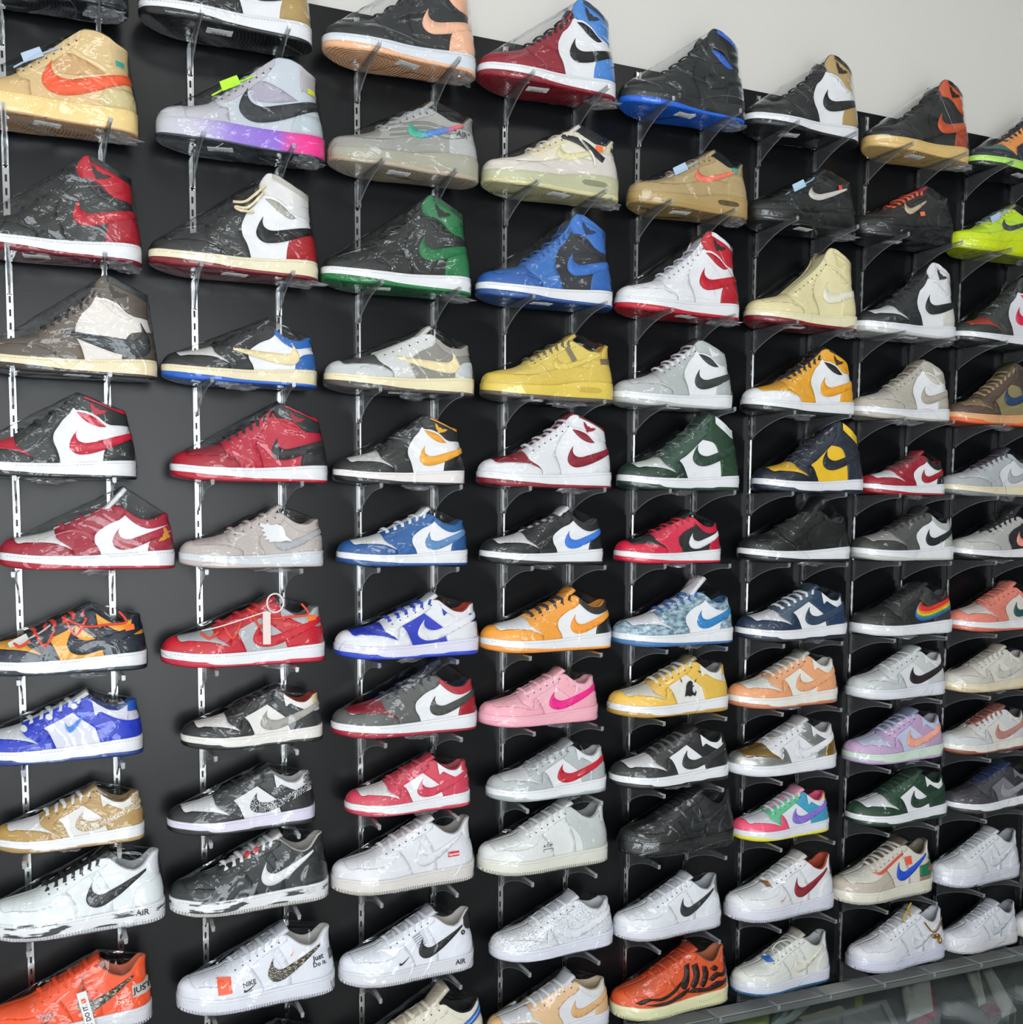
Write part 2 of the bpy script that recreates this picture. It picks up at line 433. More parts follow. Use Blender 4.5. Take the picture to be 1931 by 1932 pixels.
class Shoe:
    def __init__(s, key, z0, z1, W, yt, xb, zm, zb, tongue, thr, panels, eyelets, nlace, rim=(19, 29), lip=0.25):
        s.key = key
        fu = lambda tb: (lambda g: (lambda u: g(u)))(pchip(u_of([p[0] for p in tb]), [p[1] for p in tb]))
        s.z0, s.z1, s.W, s.yt, s.zm, s.zb = fu(z0), fu(z1), fu(W), fu(yt), fu(zm), fu(zb)
        s.xb = pchip([p[0] for p in xb], [p[1] for p in xb])
        s.nn = fu([(0, 2.5), (8, 2.3), (12, 1.8), (20, 1.5), (29, 1.5)]); s.mm = fu([(0, 2.3), (8, 2.1), (12, 1.5), (20, 1.15), (29, 1.15)])
        s.tongue, s.thr, s.panels, s.eyelets, s.nlace, s.rim, s.lip = tongue, thr, panels, eyelets, nlace, rim, lip

    def wgt(s, x): t = np.clip((x - 13) / 16, 0, 1); return t * t * (3 - 2 * t)

    def raw(s, u, th):
        u = np.asarray(u, float); th = np.asarray(th, float)
        sn = np.clip(np.sin(th), 0, 1); x = x_of(u); z0 = s.z0(u); z1 = s.z1(u); z = z0 + (z1 - z0) * sn
        W = s.W(u); yt = np.minimum(s.yt(u), W); n = s.nn(u); m = s.mm(u)
        y = yt + (W - yt) * np.power(np.clip(1 - np.power(sn, n), 0, 1), 1 / m)
        x = x + (s.xb(z) - L) * s.wgt(x)
        return np.stack([x, -y, z], -1)

    def surf(s, u, th, off=0.0):
        p = s.raw(u, th)
        if off == 0: return p
        e = 2e-3; uu = np.clip(u, 0.004, 0.996); tt = np.clip(th, 0.004, PI / 2 - 0.02)
        a = s.raw(uu + e, tt) - s.raw(uu - e, tt); b = s.raw(uu, tt + e) - s.raw(uu, tt - e)
        n = np.cross(a, b); n /= np.linalg.norm(n, axis=-1, keepdims=True) + 1e-9
        n = np.where(n[..., 1:2] > 0, -n, n)
        return p + n * off

    def dom(s, x, z):
        x = np.asarray(x, float); z = np.asarray(z, float); xx = x.copy()
        for _ in range(6): xx = x - (s.xb(z) - L) * s.wgt(xx)
        u = u_of(np.clip(xx, 0, L)); z0, z1 = s.z0(u), s.z1(u)
        return u, np.arcsin(np.clip((z - z0) / np.maximum(z1 - z0, 1e-3), 0, 1))

    # ---- meshes
    def get(s, name, fn):
        k = (s.key, name)
        if k not in CACHE:
            V, F = fn(); CACHE[k] = mesh(s.key + '_' + name, np.array([list(v) for v in V], float) * 0.01, F)
        return CACHE[k]

    def panel(s, pts, off, mirror=True, th=0.17, grid=0.62):
        p = np.array(smoothpoly(pts)); u, t = s.dom(p[:, 0], p[:, 1])
        V2, F2 = cdt(np.stack([u * 24, t * 5], -1), grid)
        if not F2: return [(0, 0, 0)], []
        V2 = np.array(V2); uu, tt = V2[:, 0] / 24, V2[:, 1] / 5
        top = s.surf(uu, tt, off); bot = s.surf(uu, tt, max(off - th, -0.05)); n = len(V2)
        cnt = {}
        for f in F2:
            for i in range(3):
                e = (f[i], f[(i + 1) % 3]); cnt[tuple(sorted(e))] = cnt.get(tuple(sorted(e)), []) + [e]
        # orientation: outward is -y on the near side
        f = F2[0]; nr = sum(np.cross(top[g[1]] - top[g[0]], top[g[2]] - top[g[0]])[1] for g in F2)
        if nr > 0: F2 = [g[::-1] for g in F2]; cnt = {k: [e[::-1] for e in v] for k, v in cnt.items()}
        V = list(top) + list(bot); F = list(F2)
        for k, v in cnt.items():
            if len(v) == 1: a, b = v[0]; F.append((b, a, a + n, b + n))
        if mirror:
            b0 = len(V); V = V + [(v[0], -v[1], v[2]) for v in V]; F = F + [tuple(i + b0 for i in g[::-1]) for g in F]
        return V, F

    def body(s):
        nu, nt = 64, 16
        U, T = np.meshgrid(np.linspace(0, 1, nu), np.linspace(0, PI / 2, nt), indexing='ij')
        P = s.raw(U, T).reshape(-1, 3); V = list(P); F = []
        for i in range(nu - 1):
            for j in range(nt - 1):
                a = i * nt + j; F.append((a, a + nt, a + nt + 1, a + 1))
        b = len(V); V += [(v[0], -v[1], v[2]) for v in P]; F += [tuple(q + b for q in f[::-1]) for f in F]
        return V, F

    def ring(s, rows, nu=56, cap=False):
        """loops around the plan outline; rows = (height function of u, inset)"""
        us = np.linspace(0.0, 1, nu); V, F = [], []
        for zf, ins in rows:
            k = np.clip(np.sin(PI * us) * 3.2, 0, 1)
            x = -0.32 + (L + 0.78) * (0.5 - 0.5 * np.cos(PI * us)); y = np.maximum(s.W(us) * 1.05 + 0.22 * k - ins * k, 0)
            x = x + ins * np.where(us < 0.5, 1, -1) * (1 - np.clip(np.sin(PI * us), 0, 1)); z = zf(us)
            V += [(a, -b, c) for a, b, c in zip(x, y, z)] + [(a, b, c) for a, b, c in zip(x[::-1][1:-1], y[::-1][1:-1], z[::-1][1:-1])]
        n = 2 * nu - 2
        for r in range(len(rows) - 1):
            for i in range(n):
                a, b = r * n + i, r * n + (i + 1) % n; F.append((a, a + n, b + n, b))
        if cap:
            o = (len(rows) - 1) * n
            for i in range(nu - 1):
                a, b = o + i, o + i + 1; c, d = o + (n - i) % n, o + (n - i - 1) % n
                F.append((a, d, b) if c == a else ((a, c, b) if b == d else (a, c, d, b)))
        return V, F

    def midsole(s):
        g = lambda f, d: (lambda u: f(u) + d)
        mid = lambda w: (lambda u: s.zm(u) * (1 - w) + s.z0(u) * w)
        return s.ring([(g(s.z0, s.lip - 0.02), 0.4), (g(s.z0, s.lip), 0.1), (g(s.z0, s.lip - 0.1), 0.0), (mid(0.62), 0.0), (mid(0.3), 0.03), (g(s.zm, 0.12), 0.02), (s.zm, 0.06)])

    def outsole(s):
        mid = lambda w: (lambda u: s.zb(u) * (1 - w) + s.zm(u) * w)
        return s.ring([(lambda u: s.zm(u) + 0.03, 0.12), (lambda u: s.zm(u), 0.0), (mid(0.55), 0.0), (mid(0.25), 0.1), (lambda u: s.zb(u) + 0.03, 0.32), (s.zb, 0.55)], cap=True)

    def solepos(s, x):
        u = math.acos(max(-1, min(1, 1 - 2 * (x + 0.32) / (L + 0.78)))) / PI
        k = min(1, math.sin(PI * u) * 3.2)
        return float(s.W(u)) * 1.05 + 0.22 * k, u

    def stitches(s):
        V, F = [], []; x = 1.0
        while x < 28.6:
            q = []
            for xx in (x, x + 0.36):
                y, u = s.solepos(xx); z = float(s.z0(u)) + s.lip - 0.5; q += [(xx, -y - 0.015, z - 0.035), (xx, -y - 0.015, z + 0.035)]
            b = len(V); V += q; F.append((b, b + 2, b + 3, b + 1)); x += 0.58
        return V, F

    def lining(s):
        us = np.linspace(float(u_of(s.rim[0])), 1, 26); rows = [(0.0, -0.05), (-0.12, 0.16), (-0.35, 0.26), (-0.6, 0.1), (-0.75, -1.2), (-0.85, -3.2), (-0.9, -6.0)]
        V, F = [], []; n = len(rows); xc = 22.0
        for ins, dz in rows:
            pass
        for u in us:
            p = s.raw(u, PI / 2); y = -p[1]; zf = float(s.z0(u)) + 1.2
            for ins, dz in rows:
                f = 1 + ins / 3.4; xx = p[0] + ins * max(0, (p[0] - xc)) / (L - xc) * 0.9
                V.append((xx, -y * f, max(p[2] + dz, zf)))
        for i in range(len(us) - 1):
            for j in range(n - 1):
                a = i * n + j; F.append((a, a + n, a + n + 1, a + 1))
        b = len(V); V += [(v[0], -v[1], v[2]) for v in V]; F += [tuple(q + b for q in f[::-1]) for f in F]
        for i in range(len(us) - 1):
            a = i * n + n - 1; F.append((a, a + b, a + n + b, a + n))
        return V, F

    def tongue_path(s):
        x0, x1, ext, slope = s.tongue; pts = []
        for x in np.linspace(x0, x1, 12):
            u = float(u_of(x)); pts.append((x, float(s.z1(u)) - 0.12))
        d = np.array([1.0, slope]); d /= np.linalg.norm(d)
        for k in range(1, 5): pts.append(tuple(np.array(pts[11]) + d * ext * k / 4))
        return pts

    def tongue_mesh(s):
        pts = s.tongue_path(); V, F = [], []; nv = 9; n = len(pts)
        for lay in (0, 1):
            for i, (x, z) in enumerate(pts):
                u = float(u_of(x)); hw = min(float(s.yt(u)) + 0.35, 2.2) if i < 12 else 2.5 * (1, 1, .97, .86, .55)[i - 11]
                hw = max(hw, 0.5 + 0.15 * i)
                for j in range(nv):
                    v = -1 + 2 * j / (nv - 1); k = 0.5 if i < 12 else 0.35
                    V.append((x + (0.45 if lay else 0) * min(1, i / 8), hw * v, z + k * (1 - v * v) - (0.45 if lay else 0)))
        for lay in (0, 1):
            o = lay * n * nv
            for i in range(n - 1):
                for j in range(nv - 1):
                    a = o + i * nv + j; q = (a, a + nv, a + nv + 1, a + 1); F.append(q if lay else q[::-1])
        o = n * nv
        for j in range(nv - 1):
            a = (n - 1) * nv + j; F.append((a, a + 1, a + 1 + o, a + o))
        for i in range(n - 1):
            a = i * nv; F.append((a, a + nv, a + nv + o, a + o)); a += nv - 1; F.append((a, a + o, a + nv + o, a + nv))
        return V, F

    def eyelet_x(s):
        return np.linspace(s.eyelets[0], s.eyelets[1], s.nlace)

    def laces(s):
        parts = []
        for i, x in enumerate(s.eyelet_x()):
            u = float(u_of(x)); yt = float(s.yt(u)); z1 = float(s.z1(u)); sg = 0.35 if i % 2 else -0.35
            near = s.surf(u, math.asin(0.90), 0.2)
            P = [tuple(near), (x + 0.05, -yt - 0.12, z1 + 0.12), (x - 0.1 + sg * .5, -yt * 0.55, z1 + 0.42), (x - 0.15 + sg, 0, z1 + 0.55), (x - 0.1 + sg * 1.5, yt * 0.55, z1 + 0.42),
                 (x + 0.05, yt + 0.12, z1 + 0.12), (near[0], -near[1], near[2])]
            parts.append(tube(P, 0.46, 6, 0.34, (-0.45, 0, 0.85)))
        return merge(parts)

    def dots(s, pts, r, off, n=8):
        V, F = [], []
        for x, z in pts:
            u, t = s.dom(np.array([x]), np.array([z])); c = s.surf(u, t, off)[0]
            a = s.surf(u + 0.004, t, off)[0] - c; b = s.surf(u, np.minimum(t + 0.02, PI / 2), off)[0] - c
            a /= np.linalg.norm(a) + 1e-9; b = b - a * np.dot(a, b); b /= np.linalg.norm(b) + 1e-9
            o = len(V); V += [c + r * (a * math.cos(2 * PI * k / n) + b * math.sin(2 * PI * k / n)) for k in range(n)]; F.append(tuple(range(o, o + n)))
        return V, F

    def eyelet_mesh(s):
        return s.dots([(x + 0.25, float(s.z1(u_of(x))) - 0.95) for x in s.eyelet_x()], 0.17, 0.2)

    def perf_mesh(s):
        pts = []
        for r in range(4):
            for k in range(5 - r % 2):
                x = 4.2 + r * 1.05 + 0.1 * k; u = u_of(x); a, b = float(s.z0(u)), float(s.z1(u))
                pts.append((x, a + (b - a) * (0.66 + 0.08 * k)))
        return s.dots(pts, 0.065, 0.12, 6)

    def hullpts(s):
        V = list(s.body()[0]) + list(s.midsole()[0]) + list(s.outsole()[0]) + list(s.tongue_mesh()[0]) + list(s.laces()[0])
        return V

    def film(s):
        bm = bmesh.new()
        for v in s.hullpts(): bm.verts.new(tuple(v))
        bmesh.ops.remove_doubles(bm, verts=bm.verts, dist=0.25)
        r = bmesh.ops.convex_hull(bm, input=list(bm.verts))
        bmesh.ops.delete(bm, geom=list({g for g in r['geom_interior'] if isinstance(g, bmesh.types.BMVert)}), context='VERTS')
        loose = [v for v in bm.verts if not v.link_faces]; bmesh.ops.delete(bm, geom=loose, context='VERTS')
        bmesh.ops.triangulate(bm, faces=list(bm.faces))
        for lim in (6, 3, 1.8, 1.3):
            es = [e for e in bm.edges if e.calc_length() > lim]
            if es: bmesh.ops.subdivide_edges(bm, edges=es, cuts=1)
            bmesh.ops.triangulate(bm, faces=list(bm.faces))
        bm.normal_update()
        for v in bm.verts:
            n = v.normal.copy(); k = noise.noise(Vector((v.co.x * 0.35, v.co.y * 0.35, v.co.z * 0.5))) * 0.12
            k += abs(noise.noise(Vector((v.co.x * 0.9 + 9, v.co.y * 0.9, v.co.z * 0.5)))) * 0.10
            v.co += n * (0.10 + max(k, -0.03)) * (0.3 if n.z < -0.7 else 1)
        bm.verts.index_update(); V = [tuple(v.co) for v in bm.verts]; F = [tuple(v.index for v in f.verts) for f in bm.faces]; bm.free()
        return V, F


def swoosh(x0, x1, zb, zt, tl, t=0.9, rev=False, valley=0.5):
    """curved check: hook x0..., belly bottom zb, hook tip zt, tail ends at height tl with thickness t"""
    w = x1 - x0; h = zt - zb; v = zb + h * valley
    up = [(0.115, zt, 1), (0.10, zt - 0.22 * h), (0.125, v + 0.10 * h), (0.19, v + 0.0 * h), (0.28, v - 0.01 * h), (0.42, v + (tl - v) * 0.16), (0.65, v + (tl - v) * 0.48), (1.0, tl, 1)]
    lo = [(1.0, tl - t, 1), (0.75, zb + (tl - t - zb) * 0.62), (0.55, zb + (tl - t - zb) * 0.33), (0.40, zb + (tl - t - zb) * 0.15), (0.27, zb + h * 0.03), (0.17, zb), (0.09, zb + h * 0.04), (0.025, zb + h * 0.17), (0.0, zb + h * 0.36), (0.03, zb + h * 0.63), (0.075, zb + h * 0.84)]
    P = [(x0 + p[0] * w, p[1]) + p[2:] for p in up + lo]
    if rev: P = [(x0 + x1 - p[0],) + p[1:] for p in P]
    return P


STD_W = [(0, 0), (.3, 1.25), (1, 2.2), (2.5, 3.2), (5, 4.2), (8, 4.75), (10, 4.75), (14, 4.2), (18, 3.75), (22, 3.6), (25.5, 3.4), (27.5, 2.7), (28.5, 1.6), (28.9, .75), (29, 0)]
STD_YT = [(0, 0), (8.8, 0), (9.8, .8), (11, 1.5), (14, 1.9), (18, 2.2), (20, 2.6), (22, 3.0), (24.5, 3.0), (26.5, 2.5), (28, 1.5), (28.8, .6), (29, 0)]
XB_HI = [(2, 29.0), (5, 29.1), (8, 28.6), (11, 27.9), (13, 27.7), (15.5, 27.9), (19, 28.2)]
XB_LO = [(2, 29.0), (5, 29.1), (7, 28.8), (9, 28.3), (11, 28.2), (13, 28.5)]
CUP_Z0 = [(0, 2.95), (1.5, 2.75), (5, 2.4), (9, 2.25), (14, 2.3), (20, 2.65), (25, 3.05), (29, 3.3)]
CUP_ZM = [(0, 2.0), (3, 1.5), (7, 1.1), (10, .9), (14, .65), (29, .55)]
CUP_ZB = [(0, 0.95), (1.5, .55), (4, .18), (7, 0.02), (10, 0), (29, .02)]
DUNK_ZM = [(0, 1.95), (3, 1.45), (6.0, 1.08), (7.2, 1.05), (8.0, .6), (12, .42), (15.2, .42), (16.0, .6), (20.8, .62), (21.6, .85), (29, .9)]
AF_Z0 = [(0, 3.35), (2, 3.15), (6, 2.75), (10, 2.65), (16, 2.8), (22, 3.1), (29, 3.45)]
AF_ZM = [(0, 1.75), (2, 1.25), (5, .85), (8, .75), (29, .75)]

TB = [(2.4, 5.2), (4.5, 4.75), (7, 4.75), (9.3, 4.5), (11.9, 3.45, 1)]
TB2 = [(11.0, 4.3), (9.7, 5.1), (9.0, 6.4)]
TOE_BOX = ('toe_box', [(2.3, 9, 1)] + TB + TB2 + [(8.8, 12, 1)], .06)
TOE_CAP = ('toe_cap', [(-1, 0, 1), (-1, 12, 1), (2.3, 12, 1)] + TB + [(12.1, 0, 1)], .16)

S_HI = Shoe('high_top', CUP_Z0, [(0, 3.3), (.25, 4.0), (.8, 4.7), (1.8, 5.3), (4, 5.9), (7, 6.6), (9, 7.4), (11, 8.7), (14, 10.9), (17, 13.3), (18.8, 15.4), (19.6, 17.0), (20.6, 17.9), (22, 17.75), (24, 16.9), (26.5, 15.9), (28.2, 15.6), (29, 15.5)],
            STD_W, STD_YT, XB_HI, CUP_ZM, CUP_ZB, (8.8, 17.6, 3.8, 1.35), 0, [
    TOE_BOX, TOE_CAP,
    ('eyestay', [(12.1, 0, 1), (11.9, 3.45, 1)] + TB2[:] + [(8.8, 12, 1), (8.8, 30, 1), (19.3, 30, 1), (19.2, 15.2, 1), (18.2, 13.0), (17.4, 11.9), (16.6, 11.2), (15.8, 9.8), (15.2, 8.2), (15.3, 6.5), (16.2, 4.5), (17.2, 0, 1)], .15),
    ('heel_counter', [(22.7, 0, 1), (23.2, 5.0), (24.0, 7.2), (24.8, 8.0, 1), (27, 8.4), (31, 8.8, 1), (31, 0, 1)], .16),
    ('ankle_patch', [(19.4, 13.4, 1), (20.6, 13.4), (22.4, 12.6), (23.8, 11.4), (25, 10.6, 1), (23.8, 10.3), (21.9, 11.2), (20.6, 12.3)], .1),
    ('ankle_flap', [(19.0, 30, 1), (18.6, 15.2, 1), (19.3, 14.0), (20.6, 13.9), (22.5, 13.0), (24.0, 11.6), (25.4, 11.0, 1), (31, 10.9, 1), (31, 14.0, 1), (27.5, 14.3), (25, 15.2), (22.5, 16.3), (20.8, 17.0, 1), (20.4, 30, 1)], .18),
    ('collar', [(20.4, 30, 1), (20.8, 17.0, 1), (22.5, 16.3), (25, 15.2), (27.5, 14.3), (31, 14.0, 1), (31, 30, 1)], .1)], (10.3, 18.6), 8, (19.4, 29))

MID_Z1 = [(0, 3.3), (.25, 4.0), (.8, 4.7), (1.8, 5.3), (4, 5.9), (7, 6.6), (9, 7.4), (11, 8.6), (14, 10.4), (17, 12.4), (18.6, 13.7), (19.4, 14.5), (20.4, 14.8), (22, 14.4), (24.5, 13.5), (27, 12.7), (29, 12.4)]
S_MID = Shoe('mid_top', CUP_Z0, MID_Z1, STD_W, STD_YT, XB_HI, CUP_ZM, CUP_ZB, (8.8, 17.2, 3.6, 1.2), 0, [
    TOE_BOX, TOE_CAP,
    ('eyestay', [(12.1, 0, 1), (11.9, 3.45, 1)] + TB2[:] + [(8.8, 12, 1), (8.8, 30, 1), (19.0, 30, 1), (18.9, 12.9, 1), (18.0, 11.4), (17.1, 10.5), (16.2, 9.2), (15.4, 7.8), (15.3, 6.4), (16.0, 4.4), (16.9, 0, 1)], .15),
    ('heel_counter', [(23.2, 0, 1), (23.7, 4.6), (24.6, 6.2), (26, 7.0, 1), (31, 7.8, 1), (31, 0, 1)], .16),
    ('ankle_patch', [(19.2, 11.9, 1), (20.5, 11.7), (22.3, 11.0), (23.6, 9.9), (24.2, 9.3, 1), (22.9, 9.3), (21.3, 9.9), (20.0, 10.9)], .1),
    ('ankle_flap', [(18.7, 30, 1), (18.4, 13.2, 1), (19.2, 12.2), (20.6, 12.1), (22.4, 11.4), (24.0, 10.1), (25.0, 9.7, 1), (31, 9.8, 1), (31, 11.6, 1), (27.5, 11.8), (25, 12.6), (22.5, 13.6), (20.6, 14.3, 1), (20.2, 30, 1)], .18),
    ('collar', [(20.2, 30, 1), (20.6, 14.3, 1), (22.5, 13.6), (25, 12.6), (27.5, 11.8), (31, 11.6, 1), (31, 30, 1)], .1)], (10.3, 18.2), 7, (19.2, 29))

LOW_Z1 = [(0, 3.3), (.25, 4.0), (.8, 4.7), (1.8, 5.3), (4, 5.8), (7, 6.4), (9, 7.1), (11, 7.9), (14, 9.2), (17, 10.5), (19, 11.2), (20.2, 11.2), (21.5, 10.4), (23, 9.4), (24.5, 8.85), (26, 8.8), (27.5, 9.4), (28.3, 9.9), (29, 10.0)]
S_LOW = Shoe('low_top', CUP_Z0, LOW_Z1, STD_W, STD_YT, XB_LO, CUP_ZM, CUP_ZB, (8.8, 17.0, 3.5, .95), 0, [
    TOE_BOX, TOE_CAP,
    ('eyestay', [(12.1, 0, 1), (11.9, 3.45, 1)] + TB2[:] + [(8.8, 12, 1), (8.8, 30, 1), (21.0, 30, 1), (20.9, 9.9, 1), (19.8, 8.9), (18.2, 8.2), (16.8, 7.3), (15.6, 6.2), (15.5, 4.8), (16.3, 3.2), (16.8, 0, 1)], .15),
    ('heel_counter', [(24.2, 0, 1), (24.6, 4.2), (25.6, 5.7), (27, 6.4), (31, 7.0, 1), (31, 0, 1)], .16),
    ('collar', [(21, 30, 1), (20.6, 9.8, 1), (22, 8.5), (23.5, 7.6), (25, 7.3), (26.5, 7.6), (31, 8.8, 1), (31, 30, 1)], .17)], (10.3, 18.6), 6, (19.8, 29))

import copy
S_LOWT = copy.copy(S_LOW); S_LOWT.key = 'low_top_tall'; S_LOWT.tongue = (8.8, 17.0, 5.6, 1.15)

DTB = [(2.4, 5.2), (4.5, 4.75), (7, 4.6), (9, 4.3), (11.3, 3.55, 1)]
DB2 = [(10.4, 4.4), (9.1, 5.2), (8.6, 6.5)]
DCAP = ('toe_cap', [(-1, 0, 1), (-1, 12, 1), (2.3, 12, 1)] + DTB + [(11.7, 5.7, 1), (12.2, 6.2, 1), (13.2, 5.0), (15.2, 0, 1)], .16)
DBOX = ('toe_box', [(2.3, 9, 1)] + DTB + DB2 + [(8.5, 12, 1)], .06)
DUNK_Z1 = [(0, 3.3), (.25, 4.0), (.8, 4.7), (1.8, 5.3), (4, 5.7), (7, 6.3), (9, 7.0), (11, 7.9), (14, 9.2), (17, 10.5), (18.8, 11.1), (20, 11.1), (22, 9.9), (24, 8.8), (25.5, 8.6), (27, 9.2), (28, 10.0), (29, 10.2)]
DUNK_P = [DBOX, DCAP,
    ('eyestay', [(8.5, 30, 1), (8.5, 12, 1)] + DB2[::-1] + [(11.3, 3.55, 1), (11.7, 5.7, 1), (12.3, 6.3), (14.5, 7.3), (17.0, 8.6, 1), (18.4, 9.5, 1), (18.7, 30, 1)], .17),
    ('heel_counter', [(18.7, 30, 1), (18.4, 9.5, 1), (17.1, 8.6, 1), (20.9, 5.7, 1), (22.6, 0, 1), (31, 0, 1), (31, 6.8, 1), (27, 6.6), (24.5, 7.3), (22, 8.6), (20.6, 9.8), (20.0, 30, 1)], .15),
    ('collar', [(19.7, 30, 1), (20.3, 9.9, 1), (22, 8.5), (24.5, 7.2), (26.7, 6.7, 1), (26.7, 30, 1)], .1),
    ('heel_tab', [(27.0, 30, 1), (26.6, 8.3, 1), (31, 8.0, 1), (31, 30, 1)], .16)]
S_DUNK = Shoe('low_court', CUP_Z0, DUNK_Z1, STD_W, STD_YT, XB_LO, DUNK_ZM, CUP_ZB, (8.8, 17.0, 3.2, .75), 0, DUNK_P, (10.2, 18.3), 6, (19.6, 29))

S_DHI = Shoe('high_court', CUP_Z0, [(0, 3.3), (.25, 4.0), (.8, 4.7), (1.8, 5.3), (4, 5.8), (7, 6.5), (9, 7.3), (11, 8.6), (14, 10.6), (17, 12.9), (19.2, 14.7), (20.6, 15.8), (21.6, 16.1), (23, 15.6), (25, 14.5), (27.2, 13.4), (29, 13.1)],
             STD_W, STD_YT, XB_HI, DUNK_ZM, CUP_ZB, (8.8, 18.4, 3.4, 1.3), 0, [DBOX, DCAP,
    ('eyestay', [(8.5, 30, 1), (8.5, 12, 1)] + DB2[::-1] + [(11.3, 3.55, 1), (11.7, 5.7, 1), (12.6, 6.4), (14.2, 7.3), (16.4, 9.0), (18.6, 10.9, 1), (20.0, 13.2, 1), (20.4, 30, 1)], .17),
    ('heel_counter', [(20.4, 30, 1), (20.0, 13.2, 1), (18.6, 10.9, 1), (21.2, 10.2), (22.4, 8.0), (23.0, 5), (23.2, 0, 1), (31, 0, 1), (31, 10.6, 1), (27.5, 11.2), (25.2, 12.2), (22.8, 13.6), (21.6, 14.6, 1), (21.2, 30, 1)], .15),
    ('heel_tab', [(25.6, 10.6, 1), (31, 9.2, 1), (31, 10.4, 1), (26.0, 11.6, 1)], .19),
    ('collar', [(21.2, 30, 1), (21.6, 14.4, 1), (23, 13.4), (25.2, 12.0), (27.5, 10.9), (31, 10.4, 1), (31, 30, 1)], .17)], (10.2, 19.6), 8, (20.2, 29))

AF_Z1 = [(0, 4.0), (.25, 4.9), (.9, 5.7), (2, 6.2), (4, 6.6), (7, 7.2), (9.5, 8.2), (12, 9.4), (15, 10.8), (18, 12.2), (19.5, 12.5), (21, 11.7), (23, 10.3), (24.8, 9.8), (26.3, 10.3), (27.4, 11.5), (28.2, 12.3), (29, 12.4)]
ATB = [(2.2, 5.9), (4.5, 5.3), (8, 5.2), (10.8, 5.8), (11.9, 6.9), (12.1, 7.9, 1)]
AF_P = [('toe_box', [(2.0, 14, 1)] + ATB + [(12, 14, 1)], .06),
    ('toe_cap', [(-1, 0, 1), (-1, 14, 1), (2.0, 14, 1)] + ATB + [(13.0, 7.4), (14.6, 4.6), (16.2, 0, 1)], .15),
    ('eyestay', [(9.4, 30, 1), (8.3, 7.5, 1), (9.0, 6.5), (11, 7.0), (13.5, 8.1), (16, 9.5), (18.5, 10.7), (19.8, 11.5, 1), (19.6, 30, 1)], .18),
    ('saddle', [(16.6, 9.6, 1), (18.2, 10.4, 1), (20.0, 6.5), (20.6, 0, 1), (19.2, 0, 1), (18.6, 6.0)], .11),
    ('heel_counter', [(23.2, 0, 1), (23.6, 5.0), (24.6, 6.8), (26.5, 7.6), (31, 8.0, 1), (31, 0, 1)], .15),
    ('heel_tab', [(26.6, 30, 1), (26.4, 9.6, 1), (27.5, 8.5), (31, 8.2, 1), (31, 30, 1)], .16)]
AF_W = [(a, b * 1.03) for a, b in STD_W]
S_AF = Shoe('low_thick_sole', AF_Z0, AF_Z1, AF_W, STD_YT, XB_LO, AF_ZM, CUP_ZB, (8.8, 17.2, 3.2, .75), 0, AF_P, (9.8, 18.0), 7, (19.4, 29), .3)

S_BLZ = Shoe('mid_vulcanised', [(0, 3.7), (3, 3.5), (9, 3.3), (16, 3.4), (29, 4.0)], [(0, 3.9), (.3, 4.8), (1, 5.5), (2.5, 6.2), (5, 6.5), (8, 7.3), (11, 9.2), (14, 11.6), (17, 14.0), (19.5, 15.8), (21.2, 16.7), (23, 16.7), (25, 16.2), (27, 15.3), (29, 14.9)],
             STD_W, STD_YT, XB_HI, [(0, 1.6), (3, .8), (8, .35), (29, .35)], CUP_ZB, (8.8, 18.0, 2.4, .9), 0, [
    ('toe_box', [(4.6, 0, 1), (4.2, 5.0), (3.6, 14, 1), (9.2, 14, 1), (9.6, 7.2), (11.5, 6.2, 1), (12.0, 0, 1)], .06),
    ('toe_cap', [(-1, 0, 1), (-1, 14, 1), (3.6, 14, 1), (4.2, 5.0), (4.6, 0, 1)], .15),
    ('eyestay', [(9.2, 30, 1), (9.6, 7.2, 1), (11.5, 7.4), (14, 9.2), (16.5, 11.4), (18.6, 13.4), (20.0, 15.4, 1), (20.6, 30, 1)], .16),
    ('side_window', [(15.2, 10.2, 1), (17.6, 12.2), (20.4, 11.4), (24.0, 9.6, 1), (20, 8.6), (16.2, 8.4, 1)], .08),
    ('heel_tab', [(24.6, 30, 1), (24.4, 13.0), (25.2, 11.6), (27, 11.2), (31, 11.2, 1), (31, 30, 1)], .15),
    ('heel_counter', [(22.0, 0, 1), (23.0, 6.0), (25.5, 7.4), (31, 7.6, 1), (31, 0, 1)], .12)], (10.4, 19.0), 8, (20.0, 29), .2)

